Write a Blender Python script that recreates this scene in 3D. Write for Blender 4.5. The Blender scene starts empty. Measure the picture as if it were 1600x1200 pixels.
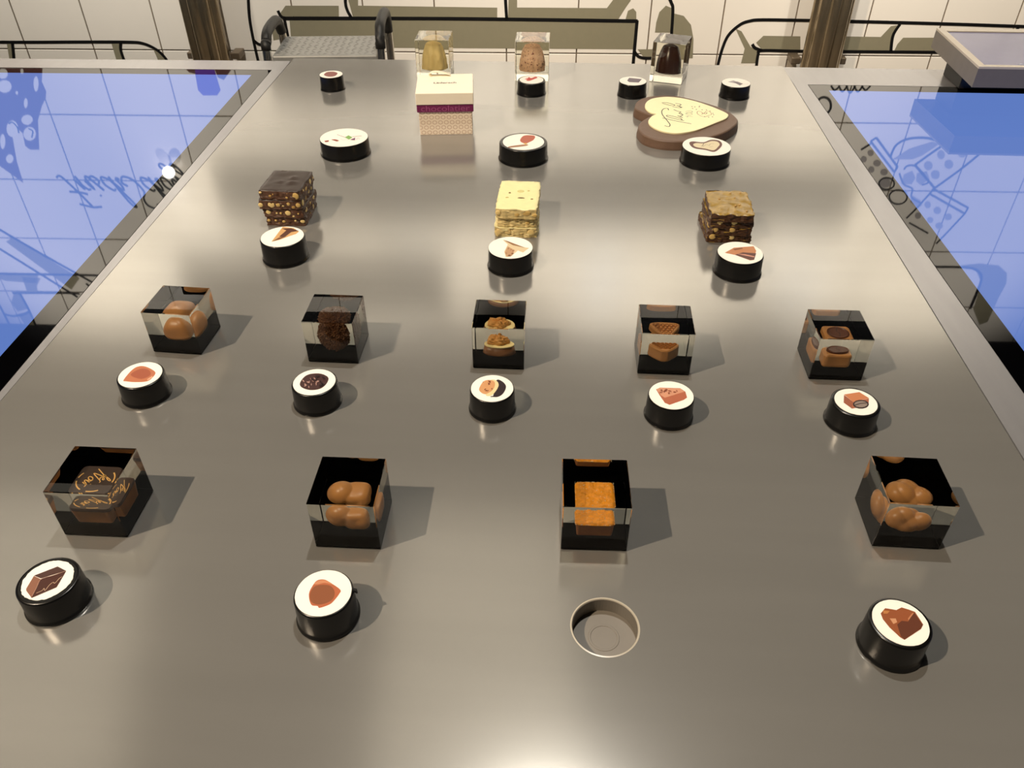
import bpy, bmesh, math, random
from mathutils import Vector, Matrix, noise
random.seed(7)
SC = bpy.context.scene
COL = SC.collection
TZ = 0.92                       # height of the table top above the floor
R = math.radians

# ---------------------------------------------------------------- camera
cam_d = bpy.data.cameras.new('camera'); cam = bpy.data.objects.new('camera', cam_d); COL.objects.link(cam)
f_ = Vector((-0.04900739, 0.77895009, -0.625168)); r_ = Vector((0.99812438, 0.06118571, -0.00200722)); u_ = Vector((-0.03668782, 0.6240938, 0.78048763))
cam.matrix_world = Matrix(((r_.x, u_.x, -f_.x, 0), (r_.y, u_.y, -f_.y, 0), (r_.z, u_.z, -f_.z, 0.49643 + TZ), (0, 0, 0, 1)))
cam_d.sensor_fit = 'HORIZONTAL'; cam_d.sensor_width = 36.0; cam_d.lens = 1250.43 * 36 / 1600
cam_d.clip_start = 0.02
SC.camera = cam

# ---------------------------------------------------------------- world, exposure
w = bpy.data.worlds.new('world'); SC.world = w; w.use_nodes = True
w.node_tree.nodes['Background'].inputs[0].default_value = (0.80, 0.86, 1.0, 1); w.node_tree.nodes['Background'].inputs[1].default_value = 0.06
vs = SC.view_settings; vs.view_transform = 'Standard'; vs.look = 'None'; vs.gamma = 1; vs.use_curve_mapping = False
vs.exposure = -0.90
SC.cycles.use_denoising = True
SC.cycles.max_bounces = 16; SC.cycles.transmission_bounces = 14; SC.cycles.glossy_bounces = 8; SC.cycles.diffuse_bounces = 4
SC.cycles.sample_clamp_indirect = 6.0

# ---------------------------------------------------------------- lamps of the shop
def spot(name, loc, target, watt, col, radius, cone, blend, caustic=True):
    d = bpy.data.lights.new(name, 'SPOT'); o = bpy.data.objects.new(name, d); COL.objects.link(o)
    o.location = (loc[0], loc[1], loc[2] + TZ)
    t = Vector((target[0], target[1], target[2] + TZ)) - o.location
    o.rotation_euler = t.to_track_quat('-Z', 'Y').to_euler()
    d.energy = watt; d.color = col; d.shadow_soft_size = radius; d.spot_size = R(cone); d.spot_blend = blend
    d.cycles.is_caustics_light = caustic
    return o
L1 = (-1.678, -0.401, 2.352); L2 = (0.042, 1.014, 2.39)
spot('spot_lamp_side', L1, (-0.05, 0.85, 0), 690, (1.0, 0.81, 0.60), 0.020, 70, 0.5)
spot('spot_lamp_over', L2, (0.0, 1.20, 0), 230, (1.0, 0.95, 0.86), 0.018, 80, 0.6)
for i_, x_ in enumerate((-2.3, -0.9, 0.4, 1.7)):
    spot('wall_washer_%d' % (i_ + 1), (x_, 1.85, 2.40), (x_, 3.30, 0.98), (1000, 930, 930, 900)[i_], (1.0, 0.97, 0.92), 0.04, 64, 0.9, False)
spot('spot_lamp_wall_low', (1.7, 2.1, 2.35), (0.95, 3.3, -0.40), 50, (1.0, 0.74, 0.46), 0.05, 60, 0.9, False)

# ---------------------------------------------------------------- materials
def lin(c):
    c = c / 255.0
    return c / 12.92 if c <= 0.04045 else ((c + 0.055) / 1.055) ** 2.4
def rgb(c): return (lin(c[0]), lin(c[1]), lin(c[2]), 1)
MATS = {}
def mat(name, col, rough=0.5, metal=0.0, spec=0.5, var=0.0, vscale=60.0, bump=0.0, bscale=200.0, stretch=(1, 1, 1), **kw):
    if name in MATS: return MATS[name]
    m = bpy.data.materials.new(name); m.use_nodes = True; nt = m.node_tree; b = nt.nodes['Principled BSDF']
    b.inputs['Base Color'].default_value = rgb(col); b.inputs['Roughness'].default_value = rough; b.inputs['Metallic'].default_value = metal
    b.inputs['Specular IOR Level'].default_value = spec
    for k, v in kw.items(): b.inputs[k.replace('_', ' ')].default_value = v
    if var or bump:
        tc = nt.nodes.new('ShaderNodeTexCoord'); mp = nt.nodes.new('ShaderNodeMapping'); mp.inputs['Scale'].default_value = stretch
        nt.links.new(tc.outputs['Object'], mp.inputs['Vector'])
    if var:
        n = nt.nodes.new('ShaderNodeTexNoise'); n.inputs['Scale'].default_value = vscale; n.inputs['Detail'].default_value = 5
        nt.links.new(mp.outputs[0], n.inputs['Vector'])
        mr = nt.nodes.new('ShaderNodeMapRange'); mr.inputs[1].default_value = 0.3; mr.inputs[2].default_value = 0.7; mr.inputs[3].default_value = 1 - var; mr.inputs[4].default_value = 1 + var
        nt.links.new(n.outputs[0], mr.inputs[0])
        mx = nt.nodes.new('ShaderNodeVectorMath'); mx.operation = 'SCALE'; mx.inputs[0].default_value = rgb(col)[:3]
        nt.links.new(mr.outputs[0], mx.inputs['Scale']); nt.links.new(mx.outputs[0], b.inputs['Base Color'])
    if bump:
        n2 = nt.nodes.new('ShaderNodeTexNoise'); n2.inputs['Scale'].default_value = bscale; n2.inputs['Detail'].default_value = 4
        nt.links.new(mp.outputs[0], n2.inputs['Vector'])
        bp = nt.nodes.new('ShaderNodeBump'); bp.inputs['Strength'].default_value = bump; bp.inputs['Distance'].default_value = 0.001
        nt.links.new(n2.outputs[0], bp.inputs['Height']); nt.links.new(bp.outputs[0], b.inputs['Normal'])
    MATS[name] = m
    return m
def flat(col):                   # printed inks, under warm lamps
    g = sum(col) / 3.0; c = [min(250, (0.92 * q + 0.08 * g) * k) for q, k in zip(col, (0.91, 0.95, 0.99))]
    return mat('print_%d_%d_%d' % tuple(col), c, 0.45, spec=0.3)

M_table = mat('satin_grey_metal_top', (164, 162, 157), 0.155, metal=0.62, var=0.03, vscale=3.0, bump=0.004, bscale=160, stretch=(1, 10, 1))
M_steel = mat('brushed_steel_frame', (160, 160, 163), 0.25, metal=0.50, var=0.03, vscale=10, bump=0.03, bscale=90, stretch=(8, 1, 1))
M_cab = mat('cabinet_grey', (95, 95, 97), 0.5, var=0.03)
M_bezel = mat('black_glass_bezel', (3, 3, 4), 0.02, spec=0.36)
M_disp = mat('blue_display', (3, 4, 8), 0.02, spec=0.36)
M_disp.node_tree.nodes['Principled BSDF'].inputs['Emission Color'].default_value = (0.22, 0.39, 1.05, 1)
M_disp.node_tree.nodes['Principled BSDF'].inputs['Emission Strength'].default_value = 0.95
M_tile = mat('glazed_wall_tile', (226, 216, 200), 0.16, var=0.02, vscale=4)
M_grout = mat('tile_grout', (120, 104, 84), 0.9, var=0.05)
M_dark = mat('dark_ceiling', (26, 25, 25), 0.9, var=0.1)
M_floor = mat('floor_stone', (120, 112, 102), 0.5, var=0.08, vscale=6)
M_ink = mat('mural_ink', (14, 13, 13), 0.35, var=0.02)
M_shade = mat('mural_olive_wash', (132, 124, 100), 0.3, var=0.02)
M_brown = mat('mural_brown', (92, 58, 52), 0.3, var=0.03)
M_white = mat('mural_white', (228, 220, 206), 0.3, var=0.01)
M_purple = mat('mural_purple', (98, 56, 150), 0.3, var=0.02)
M_grey = mat('mural_grey', (150, 142, 136), 0.3, var=0.02)
M_post = mat('polished_steel', (160, 144, 118), 0.18, metal=0.85, var=0.03)
M_chrome = mat('chrome_tube', (215, 212, 205), 0.12, metal=1.0, var=0.02)
M_tread = mat('tread_plate', (165, 165, 162), 0.42, metal=0.4, var=0.06, vscale=40)
M_blk = mat('black_plastic', (11, 10, 9), 0.26, var=0.15, vscale=120)
M_lab = mat('white_paper_label', (244, 240, 230), 0.4, spec=0.25, var=0.01)
M_base = mat('black_base_sheet', (2, 2, 2), 0.7, spec=0.0, var=0.1)
M_gold = mat('gold_print', (250, 196, 112), 0.4, var=0.02)
M_acr = mat('clear_acrylic', (251, 249, 236), 0.0, spec=0.5, Transmission_Weight=1.0, IOR=1.49)
M_dkchoc = mat('dark_chocolate', (66, 42, 30), 0.42, var=0.08)
M_dktop = mat('dark_chocolate_plate', (66, 48, 40), 0.38, var=0.05)
M_milk = mat('milk_chocolate', (150, 100, 58), 0.38, var=0.05)
M_milk2 = mat('caramel_milk_chocolate', (196, 138, 80), 0.36, var=0.04)
M_orange = mat('orange_jelly_sugar', (250, 162, 26), 0.45, var=0.16, vscale=300, bump=0.5, bscale=900)
M_cream = mat('white_chocolate', (250, 230, 164), 0.42, var=0.03)
M_walnut = mat('walnut', (240, 178, 100), 0.5, var=0.12, vscale=400)
M_truf = mat('truffle_brown', (110, 70, 38), 0.6, var=0.2, vscale=700, bump=0.6, bscale=1500)

# ---------------------------------------------------------------- mesh helpers
def mk(name, V, F, m, parent=None, smooth=False, loc=None, rotz=0):
    me = bpy.data.meshes.new(name); me.from_pydata([tuple(v) for v in V], [], [tuple(f) for f in F]); me.validate(); me.update()
    bm = bmesh.new(); bm.from_mesh(me); bmesh.ops.recalc_face_normals(bm, faces=bm.faces); bm.to_mesh(me); bm.free()
    for mm in (m if isinstance(m, (list, tuple)) else [m]): me.materials.append(mm)
    if smooth: me.polygons.foreach_set('use_smooth', [True] * len(me.polygons))
    o = bpy.data.objects.new(name, me); COL.objects.link(o)
    if parent: o.parent = parent
    if loc: o.location = loc
    o.rotation_euler[2] = rotz
    return o
def bmk(name, bm, m, parent=None, smooth=False):
    me = bpy.data.meshes.new(name); bmesh.ops.recalc_face_normals(bm, faces=bm.faces); bm.to_mesh(me); bm.free()
    for mm in (m if isinstance(m, (list, tuple)) else [m]): me.materials.append(mm)
    if smooth: me.polygons.foreach_set('use_smooth', [True] * len(me.polygons))
    o = bpy.data.objects.new(name, me); COL.objects.link(o)
    if parent: o.parent = parent
    return o
def thing(name, label, cat, loc, rotz=0, group=None):
    o = bpy.data.objects.new(name, None); COL.objects.link(o); o.empty_display_size = 0.02
    o.location = (loc[0], loc[1], loc[2] + TZ); o.rotation_euler[2] = rotz
    o['label'] = label; o['category'] = cat
    if group: o['group'] = group
    return o
def struct(o): o['kind'] = 'structure'; return o
def box(x0, x1, y0, y1, z0, z1):
    V = [(x, y, z) for z in (z0, z1) for y in (y0, y1) for x in (x0, x1)]
    return V, [(0, 2, 3, 1), (4, 5, 7, 6), (0, 1, 5, 4), (2, 6, 7, 3), (0, 4, 6, 2), (1, 3, 7, 5)]
def bbox_bm(x0, x1, y0, y1, z0, z1, bev, seg=2):
    bm = bmesh.new(); V, F = box(x0, x1, y0, y1, z0, z1)
    vs_ = [bm.verts.new(v) for v in V]
    for f in F: bm.faces.new([vs_[i] for i in f])
    if bev: bmesh.ops.bevel(bm, geom=bm.edges[:], offset=bev, segments=seg, profile=0.5, affect='EDGES')
    return bm
def join(parts):
    V, F = [], []
    for v, f in parts:
        k = len(V); V += list(v); F += [tuple(i + k for i in q) for q in f]
    return V, F
def lathe(prof, n=48, cx=0, cy=0, cap0=True, cap1=True):
    V, F = [], []
    for r, z in prof:
        for i in range(n):
            a = 2 * math.pi * i / n; V.append((cx + r * math.cos(a), cy + r * math.sin(a), z))
    for k in range(len(prof) - 1):
        for i in range(n):
            j = (i + 1) % n; F.append((k * n + i, k * n + j, (k + 1) * n + j, (k + 1) * n + i))
    if cap0: F.append(tuple(range(n - 1, -1, -1)))
    if cap1: F.append(tuple(range((len(prof) - 1) * n, len(prof) * n)))
    return V, F
def inset(P, d):
    n = len(P); out = []
    A = sum(P[i][0] * P[(i + 1) % n][1] - P[(i + 1) % n][0] * P[i][1] for i in range(n)); s = 1 if A > 0 else -1
    for i in range(n):
        a, b, c = Vector(P[i - 1]), Vector(P[i]), Vector(P[(i + 1) % n])
        e1 = (b - a).normalized(); e2 = (c - b).normalized()
        n1 = Vector((-e1.y, e1.x)) * s; n2 = Vector((-e2.y, e2.x)) * s
        k = n1 + n2
        k = k.normalized() / max(0.5, k.normalized().dot(n1)) if k.length > 1e-6 else n1
        out.append((b.x + k.x * d, b.y + k.y * d))
    return out
def prism(P, prof):
    """stack of rings: prof = [(inset, z), ...]"""
    n = len(P); V, F = [], []
    for d, z in prof:
        Q = inset(P, d) if abs(d) > 1e-9 else P
        V += [(x, y, z) for x, y in Q]
    for k in range(len(prof) - 1):
        for i in range(n):
            j = (i + 1) % n; F.append((k * n + i, k * n + j, (k + 1) * n + j, (k + 1) * n + i))
    F.append(tuple(range(n - 1, -1, -1))); F.append(tuple(range((len(prof) - 1) * n, len(prof) * n)))
    return V, F
def rrect(hx, hy, r, n=6):
    P = []
    for cx, cy, a0 in ((hx - r, hy - r, 0), (-hx + r, hy - r, 90), (-hx + r, -hy + r, 180), (hx - r, -hy + r, 270)):
        for i in range(n + 1):
            a = R(a0 + 90 * i / n); P.append((cx + r * math.cos(a), cy + r * math.sin(a)))
    return P
def crom(P, k=6, closed=False):
    n = len(P); out = []
    rng = range(n) if closed else range(n - 1)
    for i in rng:
        if closed: p0, p1, p2, p3 = P[i - 1], P[i], P[(i + 1) % n], P[(i + 2) % n]
        else: p0, p1, p2, p3 = P[max(i - 1, 0)], P[i], P[i + 1], P[min(i + 2, n - 1)]
        for s in range(k):
            t = s / k; t2 = t * t; t3 = t2 * t
            out.append(tuple(0.5 * (2 * p1[c] + (p2[c] - p0[c]) * t + (2 * p0[c] - 5 * p1[c] + 4 * p2[c] - p3[c]) * t2 + (3 * p1[c] - p0[c] - 3 * p2[c] + p3[c]) * t3) for c in range(len(p1))))
    if not closed: out.append(tuple(P[-1]))
    return out
def ribbon(P, wd):
    """flat 2D stroke -> (V2, F)"""
    n = len(P); V, F = [], []
    for i in range(n):
        a, b = Vector(P[max(i - 1, 0)]), Vector(P[min(i + 1, n - 1)]); e = b - a
        e = e.normalized() if e.length > 1e-9 else Vector((1, 0)); nn = Vector((-e.y, e.x)) * wd / 2; p = Vector(P[i])
        V += [tuple(p + nn), tuple(p - nn)]
    for i in range(n - 1): F.append((2 * i, 2 * i + 1, 2 * i + 3, 2 * i + 2))
    return V, F
def strokes(name, S, wd, z, m, parent=None, k=5):
    V, F = [], []
    for P in S:
        v, f = ribbon(crom(P, k) if len(P) > 2 else P, wd); q = len(V)
        V += [(x, y, z) for x, y in v]; F += [tuple(i + q for i in g) for g in f]
    return mk(name, V, F, m, parent)
def tube(path, r, n=10, closed=False):
    V, F = [], []; m = len(path); P = [Vector(p) for p in path]
    up = Vector((0.13, 0.31, 0.94)).normalized()
    for i in range(m):
        t = (P[(i + 1) % m] - P[i - 1]) if closed else (P[min(i + 1, m - 1)] - P[max(i - 1, 0)])
        t.normalize(); s = t.cross(up)
        if s.length < 0.05: s = t.cross(Vector((1, 0, 0)))
        s.normalize(); b = s.cross(t)
        for j in range(n):
            a = 2 * math.pi * j / n; V.append(tuple(P[i] + s * r * math.cos(a) + b * r * math.sin(a)))
    for i in range(m if closed else m - 1):
        for j in range(n):
            i2 = (i + 1) % m; j2 = (j + 1) % n; F.append((i * n + j, i * n + j2, i2 * n + j2, i2 * n + j))
    if not closed: F.append(tuple(range(n - 1, -1, -1))); F.append(tuple(range((m - 1) * n, m * n)))
    return V, F
def blob(fn, nu=48, nv=28):
    """closed surface from fn(theta, phi) -> point"""
    V, F = [fn(0, 0)], []
    for k in range(1, nv):
        for i in range(nu): V.append(fn(2 * math.pi * i / nu, math.pi * k / nv))
    V.append(fn(0, math.pi)); last = len(V) - 1
    for i in range(nu):
        j = (i + 1) % nu; F.append((0, 1 + i, 1 + j)); F.append((last, last - nu + j, last - nu + i))
    for k in range(nv - 2):
        for i in range(nu):
            j = (i + 1) % nu; a = 1 + k * nu; F.append((a + i, a + nu + i, a + nu + j, a + j))
    return V, F
def sph(t, p): return Vector((math.sin(p) * math.cos(t), math.sin(p) * math.sin(t), math.cos(p)))
def nz(v, s, seed=0): return noise.noise(Vector((v[0] * s + seed * 7.3, v[1] * s - seed * 3.1, v[2] * s + seed)))
def text_mesh(name, body, size, m, parent, loc, rot=(0, 0, 0), extr=0.0, off=0.0):
    c = bpy.data.curves.new(name, 'FONT'); c.body = body; c.size = size; c.align_x = 'CENTER'; c.align_y = 'CENTER'; c.extrude = extr; c.offset = off
    t = bpy.data.objects.new(name, c); COL.objects.link(t)
    me = bpy.data.meshes.new_from_object(t.evaluated_get(bpy.context.evaluated_depsgraph_get()))
    bpy.data.objects.remove(t); me.materials.clear(); me.materials.append(m)
    o = bpy.data.objects.new(name, me); COL.objects.link(o); o.parent = parent; o.location = loc; o.rotation_euler = rot
    return o
# handwriting: one polyline list per letter, x-height 0.45, cap 1.0
HW = {
 'F': ([[(0.75, 0.98), (0.45, 1.0), (0.1, 0.9)], [(0.45, 0.98), (0.36, 0.5), (0.22, 0.02), (0.05, 0.06)], [(0.1, 0.5), (0.4, 0.52), (0.62, 0.58)]], 0.55),
 'r': ([[(0, 0.1), (0.1, 0.42), (0.12, 0.2), (0.1, 0.0)], [(0.1, 0.25), (0.2, 0.42), (0.3, 0.4)]], 0.3),
 'i': ([[(0, 0.15), (0.1, 0.42), (0.08, 0.1), (0.15, 0.0), (0.24, 0.12)], [(0.13, 0.6), (0.16, 0.63)]], 0.22),
 's': ([[(0, 0.1), (0.16, 0.44), (0.1, 0.3), (0.22, 0.14), (0.12, 0.0), (0.0, 0.04)]], 0.28),
 'c': ([[(0.28, 0.38), (0.18, 0.44), (0.04, 0.25), (0.1, 0.02), (0.3, 0.1)]], 0.28),
 'h': ([[(0.02, 0.1), (0.22, 0.8), (0.2, 0.98), (0.1, 0.8), (0.06, 0.0)], [(0.07, 0.2), (0.2, 0.43), (0.26, 0.3), (0.24, 0.06), (0.34, 0.08)]], 0.34),
 'S': ([[(0.62, 0.86), (0.5, 1.02), (0.28, 0.92), (0.3, 0.7), (0.48, 0.46), (0.4, 0.1), (0.16, 0.0), (0.0, 0.18), (0.1, 0.3)]], 0.6),
 'o': ([[(0.18, 0.44), (0.04, 0.28), (0.08, 0.03), (0.22, 0.06), (0.27, 0.3), (0.16, 0.44), (0.34, 0.38)]], 0.32),
 'g': ([[(0.26, 0.4), (0.12, 0.44), (0.04, 0.22), (0.12, 0.04), (0.26, 0.4), (0.22, -0.2), (0.1, -0.42), (0.0, -0.3), (0.32, 0.06)]], 0.32),
 'l': ([[(0, 0.1), (0.22, 0.7), (0.2, 0.98), (0.1, 0.85), (0.08, 0.15), (0.16, 0.0), (0.26, 0.12)]], 0.24),
 'e': ([[(0.0, 0.16), (0.2, 0.28), (0.18, 0.43), (0.06, 0.32), (0.07, 0.06), (0.2, 0.0), (0.34, 0.14)]], 0.3),
 'N': ([[(0.0, 0.0), (0.1, 0.5), (0.2, 0.98), (0.3, 0.5), (0.42, 0.04), (0.54, 0.6), (0.62, 0.96), (0.74, 1.0)]], 0.66),
}
def handwrite(s, h, ox, oy, rot=0.0, slant=0.18, adv=1.0):
    out = []; x = 0
    for ch in s:
        S, wd = HW[ch]
        for P in S:
            q = []
            for (a, b) in P:
                X, Y = (x + a * adv + b * slant) * h, b * h
                q.append((ox + X * math.cos(rot) - Y * math.sin(rot), oy + X * math.sin(rot) + Y * math.cos(rot)))
            out.append(q)
        x += wd * adv
    return out
def rx(o):                       # lit through the acrylic
    o.cycles.is_caustics_receiver = True
    return o
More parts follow.
